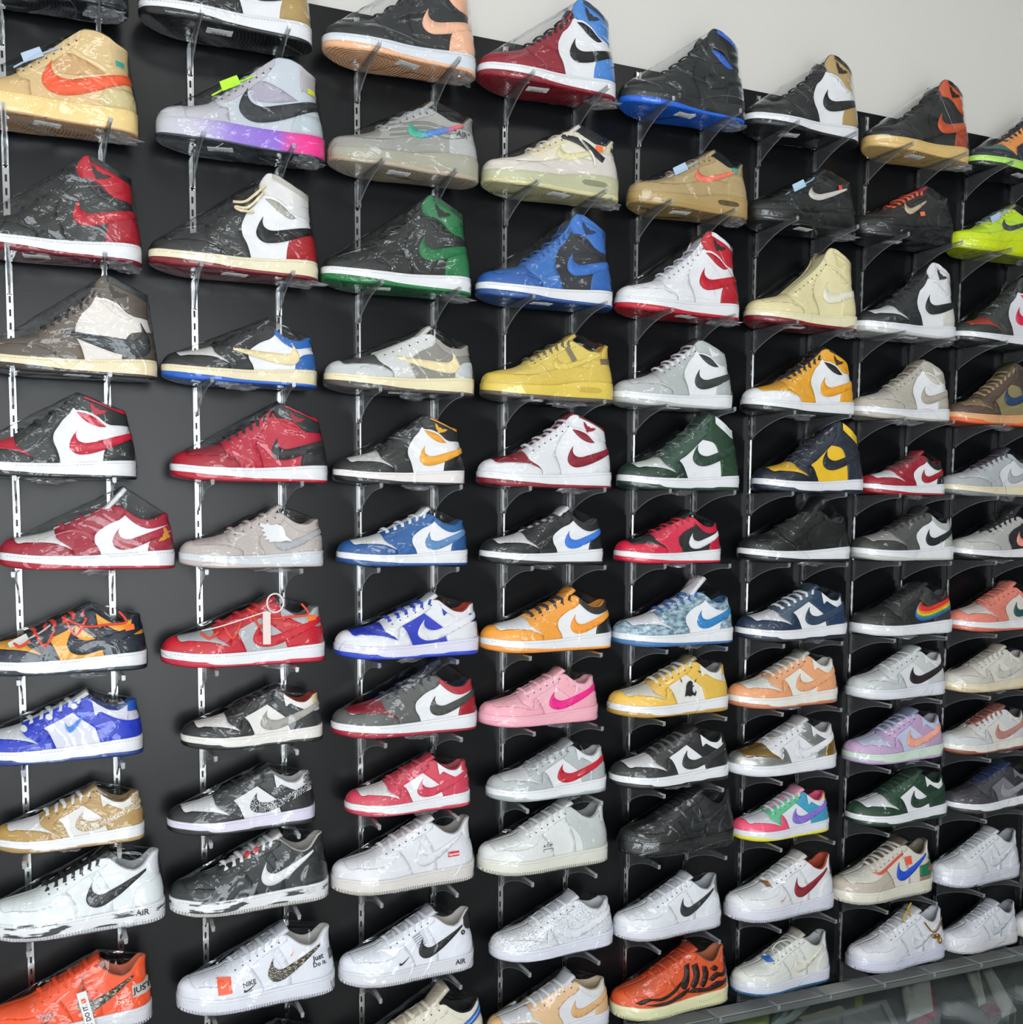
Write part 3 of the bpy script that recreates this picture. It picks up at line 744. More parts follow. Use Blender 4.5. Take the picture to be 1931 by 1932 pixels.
S_AM = Shoe('runner', [(0, 3.0), (3, 2.7), (8, 2.55), (14, 2.8), (19, 3.7), (24, 4.1), (29, 4.1)], [(0, 3.2), (.3, 4.2), (1, 5.0), (2.5, 5.6), (6, 6.3), (9, 7.6), (12, 9.4), (15, 11), (17.5, 12.2), (19.2, 12.3), (21.5, 11.3), (24, 10.4), (26, 10.4), (27.3, 11.4), (28.2, 12.2), (29, 12.2)],
            [(a, b * 1.02) for a, b in STD_W], STD_YT, XB_LO, [(0, 1.8), (3, 1.2), (8, .8), (29, .9)], CUP_ZB, (8.8, 17.0, 3.0, .8), 0, [
    ('toe_cap', [(-1, 0, 1), (-1, 5.2), (3, 4.9), (7, 4.7), (11, 5.2), (14, 6.2), (18, 7.0), (23, 7.2), (31, 7.8, 1), (31, 0, 1)], .16),
    ('toe_box', [(1.2, 14, 1), (2.2, 5.2), (6, 5.0), (9.0, 6.2), (9.2, 14, 1)], .07),
    ('eyestay', [(9.2, 30, 1), (9.0, 6.6, 1), (11, 7.0), (13.5, 8.4), (16, 9.8), (18, 10.6), (19.6, 11.2, 1), (19.4, 30, 1)], .18),
    ('heel_counter', [(22.6, 0, 1), (22.4, 7.0), (23.6, 8.6), (26, 9.0), (31, 9.4, 1), (31, 0, 1)], .2),
    ('heel_tab', [(25.8, 30, 1), (25.8, 9.6, 1), (31, 9.4, 1), (31, 30, 1)], .16)], (10.0, 18.0), 7, (19.2, 29), .2)

SWO = {'high_top': dict(x0=17.7, x1=29.4, zb=5.6, zt=10.2, tl=9.8, t=1.0), 'mid_top': dict(x0=17.9, x1=29.4, zb=4.2, zt=8.5, tl=8.8, t=1.0),
       'low_top': dict(x0=18.4, x1=29.4, zb=3.5, zt=7.4, tl=8.4, t=0.9), 'low_court': dict(x0=15.4, x1=29.4, zb=3.3, zt=7.4, tl=8.9, t=0.95),
       'high_court': dict(x0=15.8, x1=29.4, zb=5.2, zt=9.7, tl=11.0, t=1.0), 'low_thick_sole': dict(x0=15.9, x1=26.0, zb=4.3, zt=8.7, tl=9.9, t=0.35),
       'mid_vulcanised': dict(x0=13.4, x1=29.4, zb=4.6, zt=10.6, tl=10.8, t=1.3), 'runner': dict(x0=14.0, x1=25.5, zb=6.2, zt=9.2, tl=10.2, t=0.4)}
WINGS = [(-1.7, .6), (-1.0, .55), (-.4, .3), (0, .42), (.4, .3), (1.0, .55), (1.7, .6), (1.3, .35), (1.45, .3), (1.05, .12), (1.15, .05), (.75, -.05), (.8, -.15), (.4, -.2), (.3, -.4), (0, -.5), (-.3, -.4), (-.4, -.2), (-.8, -.15), (-.75, -.05), (-1.15, .05), (-1.05, .12), (-1.45, .3), (-1.3, .35)]
JUMP = [(-.55, .95), (-.3, .62), (-.05, .55), (.02, .8), (.18, .85), (.25, .68), (.15, .5), (.55, .5), (.95, .68), (1.0, .58), (.6, .32), (.2, .25), (.15, -.05), (.5, -.35), (.75, -.75), (.62, -.8), (.3, -.45), (-.05, -.25), (-.4, -.35), (-.85, -.7), (-.92, -.6), (-.5, -.15), (-.15, .05), (-.15, .35), (-.4, .5), (-.65, .9)]
SWO['low_top_tall'] = SWO['low_top']

# ------------------------------------------------------------------ flat print on a sneaker: words and marks laid onto its surface
def text2d(s):
    cu = bpy.data.curves.new('print', 'FONT'); cu.body = s; cu.size = 1; cu.align_x = 'CENTER'; cu.align_y = 'CENTER'; cu.resolution_u = 2; cu.offset = 0.022
    o = bpy.data.objects.new('print', cu); COL.objects.link(o)
    dg = bpy.context.evaluated_depsgraph_get(); me = o.evaluated_get(dg).to_mesh()
    V = [(v.co.x, v.co.y) for v in me.vertices]; F = [tuple(p.vertices) for p in me.polygons]
    o.evaluated_get(dg).to_mesh_clear(); bpy.data.objects.remove(o); bpy.data.curves.remove(cu)
    return V, F


def decal(S, V2, F, x, z, sx, sz, rot, off, on='upper'):
    c, s = math.cos(rot), math.sin(rot); V = []
    for a, b in V2:
        a, b = a * sx, b * sz; px, pz = x + a * c - b * s, z + a * s + b * c
        if on == 'sole':
            y, u = S.solepos(px); V.append((px, -y - off, pz))
        else:
            u, t = S.dom(np.array([px]), np.array([pz])); V.append(tuple(S.surf(u, t, off)[0]))
    return np.array(V) * 0.01, F


def print_on(root, S, name, s, x, z, size, col, rot=0.0, on='upper', off=0.3, wide=1.0):
    V2, F = text2d(s); V, F = decal(S, V2, F, x, z, size * wide, size, rot, off, on)
    me = mesh(name, V, F, False); return put(name, me, plain(col, 0.5, 0, 'print'), root)


def mark_on(root, S, name, poly, x, z, sx, sz, col, rot=0.0, on='upper', off=0.3, grid=0.5):
    V2, F = cdt(poly, grid); V, F = decal(S, V2, F, x, z, sx, sz, rot, off, on)
    return put(name, mesh(name, V, F, False), plain(col, 0.5, 0, 'print'), root)


RECT = [(-1, -1), (1, -1), (1, 1), (-1, 1)]
MINI = swoosh(-1, 1, -.45, .15, .45, .05)


def panel_on(root, S, name, pts, mat, off=.3, key=None, mirror=False):
    me = S.get(key, lambda: S.panel(pts, off, mirror)) if key else mesh(name, np.array([list(v) for v in S.panel(pts, off, mirror)[0]]) * 0.01, S.panel(pts, off, mirror)[1])
    return put(name, me, mat, root)


def cord(root, name, pts, r, mat, flat=1.0, n=6, sub=6):
    """soft cord or strap through the points (centimetres, in the shoe's own frame)"""
    P = [Vector(p) for p in pts]; out = []
    for i in range(len(P) - 1):
        a, b = P[i], P[i + 1]; ta = (b - P[max(i - 1, 0)]) / 2; tb = (P[min(i + 2, len(P) - 1)] - a) / 2
        for k in range(sub):
            t = k / sub; out.append((2 * t**3 - 3 * t**2 + 1) * a + (t**3 - 2 * t**2 + t) * ta + (-2 * t**3 + 3 * t**2) * b + (t**3 - t**2) * tb)
    out.append(P[-1]); V, F = tube(out, r, n, flat, (0, 1, 0.2))
    return put(name, mesh(name, np.array([list(v) for v in V]) * 0.01, F), mat, root)


def on_side(S, x, z, off=.5):
    u, t = S.dom(np.array([x]), np.array([z])); return tuple(S.surf(u, t, off)[0])


TYPES = dict(hi=S_HI, mid=S_MID, low=S_LOW, lowt=S_LOWT, dunk=S_DUNK, dhi=S_DHI, af=S_AF, blz=S_BLZ, am=S_AM)
NAMES = dict(hi='high_top_sneaker', dhi='high_top_sneaker', mid='mid_top_sneaker', blz='mid_top_sneaker', low='low_top_sneaker', lowt='low_top_sneaker', dunk='low_top_sneaker', af='low_top_sneaker', am='running_sneaker')
PKEY = dict(toe_box='tb', toe_cap='tc', eyestay='ey', heel_counter='hl', ankle_patch='ap', ankle_flap='af', collar='cl', heel_tab='ht', saddle='sd', side_window='wn')
ROWZ = [0.853, 0.641, 0.410, 0.203, 0.016, -0.151, -0.342, -0.505, -0.672, -0.835, -1.036, -1.228]
K, W = '#17181a', '#e6e6e9'


def wrap_blob(seed):
    k = ('crumple', seed)
    if k not in CACHE:
        bm = bmesh.new(); bmesh.ops.create_icosphere(bm, subdivisions=3, radius=1)
        for v in bm.verts:
            p = v.co * 1.7 + Vector((seed * 7.1, 0, 0)); d = 1 + 0.55 * noise.noise(p) + 0.5 * noise.noise(p * 2.9)
            v.co = Vector((v.co.x * 0.034, v.co.y * 0.022, v.co.z * 0.007)) * d
        V = [tuple(v.co) for v in bm.verts]; bm.verts.index_update(); F = [tuple(v.index for v in f.verts) for f in bm.faces]; bm.free()
        CACHE[k] = mesh('crumple', V, F, False)
    return CACHE[k]


def barcode_mat():
    if 'bar' not in MATS:
        m, nt, bs = newmat('barcode label print')
        w = nd(nt, 'ShaderNodeTexNoise', noise_dimensions='1D'); w.inputs['Scale'].default_value = 900; w.inputs['Detail'].default_value = 0
        sp = nd(nt, 'ShaderNodeSeparateXYZ'); nt.links.new(objco(nt), sp.inputs[0]); nt.links.new(sp.outputs[0], w.inputs['W'])
        f = thresh(nt, w.outputs[0], 0.5, 0.52)
        g = nd(nt, 'ShaderNodeMath', operation='GREATER_THAN'); g.inputs[1].default_value = 0.002; nt.links.new(sp.outputs[1], g.inputs[0])
        a = nd(nt, 'ShaderNodeMath', operation='ABSOLUTE'); nt.links.new(sp.outputs[0], a.inputs[0])
        l = nd(nt, 'ShaderNodeMath', operation='LESS_THAN'); l.inputs[1].default_value = 0.014; nt.links.new(a.outputs[0], l.inputs[0])
        p = nd(nt, 'ShaderNodeMath', operation='MULTIPLY'); nt.links.new(f, p.inputs[0]); nt.links.new(g.outputs[0], p.inputs[1])
        q = nd(nt, 'ShaderNodeMath', operation='MULTIPLY'); nt.links.new(p.outputs[0], q.inputs[0]); nt.links.new(l.outputs[0], q.inputs[1])
        mx = nd(nt, 'ShaderNodeMix', data_type='RGBA'); mx.inputs[6].default_value = lin('#dfe0e2'); mx.inputs[7].default_value = lin('#333436')
        nt.links.new(q.outputs[0], mx.inputs[0]); nt.links.new(mx.outputs[2], bs.inputs['Base Color']); bs.inputs['Roughness'].default_value = 0.5
        MATS['bar'] = m
    return MATS['bar']


STICK = boxes([(-0.022, 0.022, -0.010, 0.010, -0.0003, 0.0003)], 'sticker')
ARMS = []     # (column, row, short name)


REG = []


def shoe(c, r, ty, short, label, toe, heel, col, **kw):
    d = 0.075
    xt = at(toe[0], toe[1], d).x if toe else None; xh = at(heel[0], heel[1], d).x if heel else None
    if xt is None: xt = xh - 0.302
    if xh is None: xh = xt + 0.302
    ln = max(0.266, min(0.320, xh - xt)); mid = (xt + xh) / 2
    REG.append([c, r, ty, short, label, mid - ln / 2, mid + ln / 2, col, kw])


def build_all():
    for a in REG:
        for b in REG:
            if a[1] == b[1] and b[0] == a[0] + 1:
                g = a[6] + 0.007 - b[5]          # neighbours on one shelf row only just touch
                if g > 0: a[6] -= g / 2; b[5] += g / 2
    for a in REG: build_shoe(*a[:8], **a[8])


def build_shoe(c, r, ty, short, label, xt, xh, col, wrap=True, dz=0.0, yaw=0.0, swo=None, rev=False, fx=None):
    S = TYPES[ty]; ln = xh - xt; mid = (xt + xh) / 2
    sc = ln / 0.2975; z = ROWZ[r] + FLOOR + dz
    root = empty(NAMES[ty], (mid - (L / 2 + .07) * 0.01 * sc, -0.070, z)); root.scale = (sc, sc, sc)
    if yaw:
        root.rotation_euler = (0, 0, yaw); h = (L / 2) * 0.01 * sc
        root.location = (mid - h * math.cos(yaw), -0.070 - h * math.sin(yaw), z)
    tag(root, label, 'sneaker', 'sneakers displayed on the wall')
    C = dict(col); q = C.get('q', W); tc = C.get('tc', q)
    dfl = dict(tb=tc, tc=tc, ey=tc, hl=tc, ap=q, af=C.get('ey', tc), cl=C.get('hl', tc), ht=C.get('hl', tc), sd=q, wn=q, sw=tc, ms=W, os=tc, tg=tc, ln='#4b4b4d', st='#8f90a0', eye='#2a2a2c')
    if ty == 'dunk': dfl['cl'] = q
    for k2, v in dfl.items(): C.setdefault(k2, v)
    C.setdefault('lc', C['tg'])
    put('upper', S.get('body', S.body), M(q), root); pp = {}
    for nm, pts, off in S.panels:
        pp[nm] = put(nm, S.get(nm, lambda: S.panel(pts, off, not (nm in ('ankle_patch', 'saddle', 'side_window') or (nm == 'collar' and ty == 'dunk')))), M(C[PKEY[nm]]), root)
    msm = M(C['ms']) if not C['ms'].startswith('#') else plain(C['ms'], 0.38, 0, 'midsole rubber')
    ms = put('midsole', S.get('midsole', S.midsole), msm, root)
    osl = put('outsole', S.get('outsole', S.outsole), rubber(C['os'], ty == 'af'), root)
    if C['st']: put('stitching', S.get('stitches', S.stitches), plain(C['st'], 0.7, 0, 'thread'), ms)
    put('lining', S.get('lining', S.lining), fabric(C['ln']), root)
    put('tongue', S.get('tongue', S.tongue_mesh), fabric(C['tg']), root)
    if C['lc'] != 'none': put('laces', S.get('laces', S.laces), fabric(C['lc']), root)
    put('eyelets', S.get('eyelets', S.eyelet_mesh), plain(C['eye'], 0.6), pp['eyestay'])
    if ty in ('af', 'dunk', 'low', 'lowt', 'mid'): put('perforations', S.get('perf', S.perf_mesh), plain('#6d6d70' if q != K else '#0c0c0d', 0.7), pp['toe_box'])
    if C['sw'] != 'none':
        if C['sw'] == 'rainbow':
            p = SWO[S.key]
            for i, cc in enumerate(['#2f62c8', '#3f9a5a', '#e8c23a', '#ee8a33', '#d8362e']):
                pts = swoosh(p['x0'] + .25 * i, p['x1'], p['zb'] + 0.55 * i, p['zt'] + 0.5 - (4 - i) * .1, p['tl'] + 0.4 - (4 - i) * 0.45, 0.5 + 0.1 * (4 - i))
                panel_on(root, S, 'side_stripe', pts, M(cc), .2 + .02 * i)
        else:
            p = dict(SWO[S.key]); p.update(swo or {})
            key = 'swoosh' + str(sorted(p.items())) + str(rev)
            panel_on(root, S, 'side_stripe', swoosh(rev=rev, **p), M(C['sw']), .26, key)
    if 'wg' in C:
        x, zz, s_, rt = {'high_top': (22.2, 14.7, 1.15, -.5), 'mid_top': (22.6, 12.0, 1.0, -.45)}.get(S.key, (27.2, 6.6, .8, 0))
        mark_on(pp.get('ankle_flap', root), S, 'wings_emblem', WINGS, x, zz, s_, s_ * 1.5, C['wg'], rt, off=.3)
    if ty == 'af': print_on(ms, S, 'sole_lettering', 'AIR', 25.2, 2.35, 1.5, C.get('air', C['ms'] if C['ms'].startswith('#') else '#dcdde0'), 0.0, 'sole', 0.1)
    if wrap:
        fo = put('plastic_wrap', S.get('film', S.film), FILM, root)
        if r <= 8 and (c * 5 + r * 3) % 4 != 1:
            b = put('wrap_gather', wrap_blob((c + 3 * r) % 5), CRUMPLE, fo)
            b.location = (0.262 if r < 3 else 0.165 + 0.02 * ((c + r) % 4 - 1), -0.012, -0.0035); b.rotation_euler = (0, 0, 0.5 * ((c + r) % 3))
    if r <= 3 and C.get('stk', 1):
        b = put('price_sticker', STICK, barcode_mat(), osl); k = (c * 7 + r * 3) % 5
        b.location = (0.105 + 0.012 * k, -0.012 - 0.002 * k, -0.0006 if wrap else -0.0003); b.rotation_euler = (PI, 0, PI + 0.12 * (k - 2))
    ARMS.append((c, r, short, dz))
    if fx: fx(root, S)
    return root

# ------------------------------------------------------------------ the extra pieces that single sneakers carry
def fx_swatch(x, z, col, w=.7, h=.5, rot=.05):
    return lambda root, S: mark_on(root, S, 'side_tab', RECT, x, z, w, h, col, rot, off=.32)


def fx_tie(col, tagcol, x=15.5, z=11.2, rope=None):
    """plastic security tie with its tag hanging over the laces"""
    def f(root, S):
        zz = float(S.z1(u_of(x))); m = plain(col, 0.4)
        cord(root, 'plastic_tie', [(x - 6.5, -2.2, zz - 4.2), (x - 3, -2.9, zz - 2.0), (x, -2.9, zz - .4), (x + 1.8, -2.2, zz + .9)], .17, m, .6)
        V = [(x - 4.8, -3.4, zz - 3.6), (x - 1.6, -3.4, zz - 1.9), (x - 2.3, -3.1, zz - .4), (x - 5.3, -3.1, zz - 2.0)]
        V2 = V + [(a, b - .12, c) for a, b, c in V]
        put('plastic_tag', mesh('tag', np.array(V2) * .01, [(0, 1, 2, 3), (7, 6, 5, 4), (0, 4, 5, 1), (1, 5, 6, 2), (2, 6, 7, 3), (3, 7, 4, 0)], False), plain(tagcol, .4), root)
    return f


def many(*fs):
    def f(root, S):
        for g in fs: g(root, S)
    return f


def fx_rope(col):
    def f(root, S):
        m = fabric(col)
        for a, b in ((6.5, 9.5), (10.5, 13.5), (15.5, 19.0)):
            pts = [on_side(S, a, float(S.z1(u_of(a))) - .5, .45), on_side(S, (a + b) / 2 - .3, 5.0 if a < 14 else 6.8, .45), on_side(S, b, float(S.z1(u_of(b))) - 1.2, .45)]
            cord(root, 'rope_lace', pts, .24, m)
        cord(root, 'rope_lace', [on_side(S, 15, 10.2, .6), on_side(S, 18.5, 8.4, .6), on_side(S, 22.5, 8.6, .6), on_side(S, 25.6, 9.0, .6), (24.5, -3.2, 11.0)], .22, m)
    return f


def fx_ring(root, S):
    m = plain('#dfd8d4', .4)
    P = [(19.5 + 1.5 * math.cos(t), -3.9, 11.3 + 1.7 * math.sin(t)) for t in np.linspace(-PI, PI, 15)]
    cord(root, 'plastic_tie', P, .16, m); cord(root, 'plastic_tie', [(18.2, -4.0, 9.9), (14.0, -4.1, 8.6), (9.0, -4.3, 7.2), (6.5, -3.2, 6.6)], .12, m)
    V, F = [], []
    bl = boxes([(-0.007, 0.007, -0.0007, 0.0007, -0.06, 0)], 'tag'); o = put('plastic_tag', bl, plain('#d9c3c0', .4), root); o.location = (.178, -.045, .098)


def fx_hangtag(root, S):
    cord(root, 'tag_chain', [(17.2, -2.6, 11.6), (16.8, -4.2, 10.0), (16.6, -4.9, 9.0)], .1, CHROME)
    o = put('hang_tag', boxes([(-0.0085, 0.0085, -0.0008, 0.0008, -0.090, 0.0)], 'tag'), plain('#d7dbdc', .45), root)
    o.location = (.166, -.054, .091); o.rotation_euler = (0, -0.22, 0)
    V, F = text2d('JUST DO IT.'); me = mesh('tag_lettering', [(y * -0.0115, 0, x * .0115 - 0.055) for x, y in V], F, False)
    put('tag_lettering', me, plain('#1d2026', .6), o).location = (0, -.0012, 0)
    put('tag_logo', boxes([(-0.004, 0.004, -.0012, -.0009, -0.022, -0.013)], 'logo'), plain('#e8552f', .5), o)
    V, F = cdt(MINI, .4); me = mesh('tag_mark', [(x * .003, -.0015, z * .005 - .0175) for x, z in V], F, False)
    put('tag_mark', me, plain(W, .5), o)


def fx_orange_af(root, S):
    fx_hangtag(root, S)
    h_ = mark_on(root, S, 'heel_label', RECT, 27.2, 7.0, 1.6, 1.15, '#b9b4b0', .1, off=.36)
    print_on(h_, S, 'heel_lettering', 'JUST', 27.3, 7.0, 1.5, '#17181a', .1, off=.46)
    print_on(root, S, 'side_lettering', 'Just', 23.6, 6.3, 1.2, '#f3c9bd', .15, off=.3); print_on(root, S, 'side_lettering', 'Do it.', 24.0, 5.3, 1.0, '#f3c9bd', .15, off=.3)
    print_on(root, S, 'brand_lettering', 'NIKE', 10.6, 5.1, 1.1, '#2b2422', .1); mark_on(root, S, 'brand_mark', MINI, 10.7, 4.3, 1.1, .9, '#2b2422', .15)


def fx_jdi(root, S):
    print_on(root, S, 'side_lettering', 'Just', 25.5, 7.5, 1.35, K, .12, off=.3); print_on(root, S, 'side_lettering', 'Do it.', 25.8, 6.3, 1.15, K, .12, off=.3)
    print_on(root, S, 'brand_lettering', 'NIKE', 12.3, 5.0, 1.15, '#2b2b2d', .15); mark_on(root, S, 'brand_mark', MINI, 12.4, 4.2, 1.3, 1.1, '#2b2b2d', .15)
    print_on(root, S, 'brand_lettering', 'AIR', 12.5, 3.7, .4, '#6b6b70', .15)
    h_ = mark_on(root, S, 'vamp_label', RECT, 7.9, 5.1, 1.25, 1.3, '#ee5a34', .02, off=.32); mark_on(h_, S, 'label_mark', MINI, 7.9, 5.3, .75, .9, '#f4b7a0', .1, off=.4)
    mark_on(root, S, 'heel_label', RECT, 28.2, 7.4, .6, .8, '#55585a', .1, off=.3)
    mark_on(root, S, 'collar_mark', MINI, 20.6, 9.2, .6, .9, '#f0a58e', .7, off=.3)


def fx_utility(root, S):
    mark_on(root, S, 'brand_mark', MINI, 12.5, 4.6, 1.3, 1.2, K, .15)
    l_ = mark_on(root, S, 'printed_label', [(-1, -.8), (.9, -1), (1, .8), (-.9, 1)], 16.3, 8.3, 1.5, 1.5, '#cfd0dc', .45, off=.2)
    for i in range(6): mark_on(l_, S, 'label_line', RECT, 15.6 + .22 * i, 9.15 - .42 * i, .95, .07, '#4a4b50', .45, off=.24)
    h_ = mark_on(root, S, 'heel_button', [(math.cos(t), math.sin(t)) for t in np.linspace(0, 2 * PI, 17)[:-1]], 26.0, 8.3, .5, .5, K, 0, off=.3)
    print_on(h_, S, 'button_lettering', 'R', 26.0, 8.3, .6, '#c9c9cd', .1, off=.36)


def fx_box_logo(root, S):
    h_ = mark_on(root, S, 'box_logo', RECT, 23.9, 6.0, 1.2, .5, '#cf1f2f', .03, off=.28)
    print_on(h_, S, 'box_lettering', 'Supreme', 23.9, 6.0, .72, '#f0e8e8', .03, off=.36, wide=.85)


def fx_acw(root, S):
    print_on(root, S, 'print_lettering', 'A C W', 13.6, 5.4, .75, '#20222c', .03, off=.3)
    print_on(root, S, 'print_lettering', 'º  *', 14.0, 5.8, .6, '#20222c', .03, off=.3)
    for x, z, w, h in ((13.6, 4.75, 1.2, .05), (12.45, 4.5, .05, .28), (14.75, 4.5, .05, .28)): mark_on(root, S, 'print_bracket', RECT, x, z, w, h, '#20222c', 0, off=.3)


def fx_bones(root, S):
    m = M('#2b1a14')
    for pts in ([(3.6, 4.2, 1), (6, 4.9), (9, 4.7), (12, 5.3), (15.2, 7.0, 1), (14.2, 5.6), (12, 4.6), (9.5, 4.1), (7, 4.4), (5, 3.8)],
                [(5.5, 3.7, 1), (9, 3.7), (12, 3.9), (14.5, 4.6), (17.5, 5.4, 1), (16.2, 4.2), (13, 3.3), (9, 3.1)],
                [(14.8, 6.2, 1), (16.2, 8.2), (16.5, 10.2, 1), (17.7, 10.6, 1), (17.6, 8.6), (17.2, 6.4), (16, 5.2)],
                [(17.6, 5.8, 1), (18.6, 7.6), (18.4, 10.0, 1), (19.7, 10.4, 1), (20.2, 8.4), (19.8, 6.4), (18.6, 5.0)],
                [(20.2, 5.6, 1), (21.0, 7.4), (20.9, 9.6, 1), (22.0, 9.4, 1), (22.5, 7.8), (22.0, 6.0), (21.0, 4.8)],
                [(16.5, 4.5, 1), (19, 5.0), (22, 4.6), (24.5, 5.6), (27, 5.4), (29, 6.6, 1), (29, 5.4, 1), (26.5, 4.4), (23, 3.8), (19, 4.0)],
                [(22.6, 6.4, 1), (24.5, 7.6), (26.5, 7.2), (29, 8.8, 1), (29, 7.6, 1), (27, 6.3), (25, 6.5), (23.6, 5.8)],
                [(23.0, 8.6, 1), (24.2, 9.3, 1), (25.2, 8.5), (24.4, 7.9)]):
        panel_on(root, S, 'bone_print', pts, m, .3)


def fx_chain(root, S):
    m = plain('#b08a4a', .3, .8, 'gold')
    P = [on_side(S, 20.4 + 6.6 * t, 10.6 - 3.0 * math.sin(PI * t), .5) for t in np.linspace(0, 1, 15)]
    parts = []
    for a, b in zip(P[:-1], P[1:]):
        A, B = Vector(a), Vector(b); parts.append(tube([A, A.lerp(B, .4), B], .2, 5, .5, (0, 1, 0)))
    V, F = merge(parts); put('gold_chain', mesh('chain', np.array([list(v) for v in V]) * .01, F), m, root)
    for dx, sx in ((-.95, .9), (.35, .75)):
        bm = bmesh.new(); bmesh.ops.create_icosphere(bm, subdivisions=2, radius=1); c = on_side(S, 24.2 + dx, 6.6, .7)
        V = [(c[0] + v.co.x * sx, c[1] + v.co.y * .35, c[2] + v.co.z * .55 + v.co.x * -.25) for v in bm.verts]; bm.verts.index_update(); F = [tuple(v.index for v in f.verts) for f in bm.faces]; bm.free()
        put('bee_charm', mesh('charm', np.array(V) * .01, F), m, root)
    c = on_side(S, 24.9, 5.4, .9); bm = bmesh.new(); bmesh.ops.create_icosphere(bm, subdivisions=2, radius=.75)
    V = [(c[0] + v.co.x * .7, c[1] + v.co.y * .8, c[2] + v.co.z * 1.2) for v in bm.verts]; bm.verts.index_update(); F = [tuple(v.index for v in f.verts) for f in bm.faces]; bm.free()
    put('bee_charm', mesh('charm', np.array(V) * .01, F), m, root)
    y = fabric('#d0a92c')
    cord(root, 'yellow_ribbon', [(17.6, -.5, 13.4), (15.8, -1.8, 13.2), (14.6, -2.2, 11.6), (15.4, -2.3, 10.6)], .2, y); cord(root, 'yellow_ribbon', [(17.8, -.5, 13.4), (17.2, -2.2, 11.6), (16.2, -2.6, 10.0)], .2, y)
    cord(root, 'yellow_ribbon', [(17.4, -.4, 13.2), (18.6, -.6, 15.0)], .22, y)


def fx_jump(x, z, col, s=1.0):
    def f(root, S):
        p = S.tongue_path(); a, b = np.array(p[11]), np.array(p[-1]); d = (b - a) / np.linalg.norm(b - a); c = a + (b - a) * .35
        V2, F = cdt(JUMP, .5)
        V = [(c[0] + d[0] * v * s + 0, -1.3 + u * s * .95, c[1] + d[1] * v * s + .42) for u, v in V2]
        V = [(c[0] + d[0] * v * s * .9 + u * .25, -1.55 + u * s * .8, c[1] + d[1] * v * s * .9 + .55 + .12 * u) for u, v in V2]
        put('jumping_figure_mark', mesh('mark', np.array(V) * .01, F, False), plain(col, .5), root)
    return f


def fx_shark(root, S):
    mark_on(root, S, 'fin_print', [(-1, -1), (-.5, -.85), (0, -1), (.5, -.85), (1, -1), (1.25, -.5), (.95, -.15), (1.05, -.5), (.7, -.6), (.5, -.2), (.55, .15), (.9, .3), (.55, .4), (.65, .75), (.25, 1), (-.25, .8), (-.6, .35), (-.75, -.3)], 17.6, 5.6, 1.4, 1.7, '#20211f', 0, off=.3)
    mark_on(root, S, 'drop_print', [(0, 1), (.5, -.2), (0, -.8), (-.5, -.2)], 15.6, 7.4, .3, .7, '#20211f', .3, off=.3)
    mark_on(root, S, 'drop_print', [(0, 1), (.5, -.2), (0, -.8), (-.5, -.2)], 19.2, 7.2, .3, .6, '#20211f', -.6, off=.3)
    mark_on(root, S, 'drop_print', [(0, 1), (.5, -.2), (0, -.8), (-.5, -.2)], 20.3, 9.1, .4, .5, '#20211f', 1.2, off=.36)


def fx_wings_big(root, S):
    mark_on(root, S, 'wings_emblem', [(-1.35, .8), (-.95, .72), (-.8, .9), (-.45, .75), (0, .95), (.45, .8), (.7, .35), (.75, .05), (1.4, -.45), (.9, -.42), (.45, -.62), (-.1, -.7), (-.55, -.85), (-.5, -.6), (-.95, -.65), (-.75, -.35), (-1.15, -.3), (-.9, 0), (-1.3, .15), (-1.0, .35), (-1.4, .5)], 18.8, 6.8, 2.5, 2.2, '#dededf', -.15, off=.5)


def fx_air97(root, S):
    print_on(root, S, 'side_lettering', '"AIR"', 25.0, 8.1, 1.5, '#4a4a48', -.08, off=.36)
    for i, z in enumerate((7.4, 8.4, 9.4)):
        pts = [(10.5, z - 1.7, 1), (14, z - .9), (18, z - .1 - .1 * i), (22, z - .6), (25.5, z + .1, 1), (25.5, z + .3, 1), (22, z - .3), (18, z + .25), (14, z - .5), (10.5, z - 1.4, 1)]
        panel_on(root, S, 'wave_band', pts, M('#84837d'), .2)


def fx_straps90(root, S):
    panel_on(root, S, 'black_strap', [(15.4, 10.6, 1), (19, 9.8), (24.2, 6.8, 1), (24.8, 7.8, 1), (20, 10.8), (16, 11.4, 1)], M('#2b2c2e'), .4)
    mark_on(root, S, 'heel_strip', RECT, 27.4, 9.7, .9, .5, '#2b2c2e', -.3, off=.4); mark_on(root, S, 'side_tab', RECT, 23.6, 9.5, .8, .6, '#ee6a3a', 0, off=.36)
    cord(root, 'printed_lace', [(18.4, -2.6, 12.3), on_side(S, 20.4, 9.6, .6), on_side(S, 22.0, 7.6, .6), on_side(S, 22.4, 5.8, .5)], .26, fabric('#e3ddd2'), .5)
    print_on(root, S, 'lace_lettering', 'SHOELACES', 20.4, 9.5, .55, '#2c2c2e', -.85, off=.82, wide=.8)


def fx_window(col):
    def f(root, S):
        p = [(19.4, 2.5), (20, 2.95), (22, 3.05), (24.8, 2.95), (25.4, 2.5), (24.8, 2.05), (22, 1.95), (20, 2.05)]
        V2, F = cdt(smoothpoly(p), .6); V, F = decal(S, V2, F, 0, 0, 1, 1, 0, .06, 'sole')
        put('air_window', mesh('win', V, F, False), plain(col, .25), root)
    return f


def fx_cactus(root, S):
    mark_on(root, S, 'lace_strap', RECT, 18.3, 9.6, .55, 1.6, '#7a7160', .5, off=.4); mark_on(root, S, 'heel_strip', RECT, 26.3, 8.6, 1.3, .6, '#6d6553', .1, off=.36)


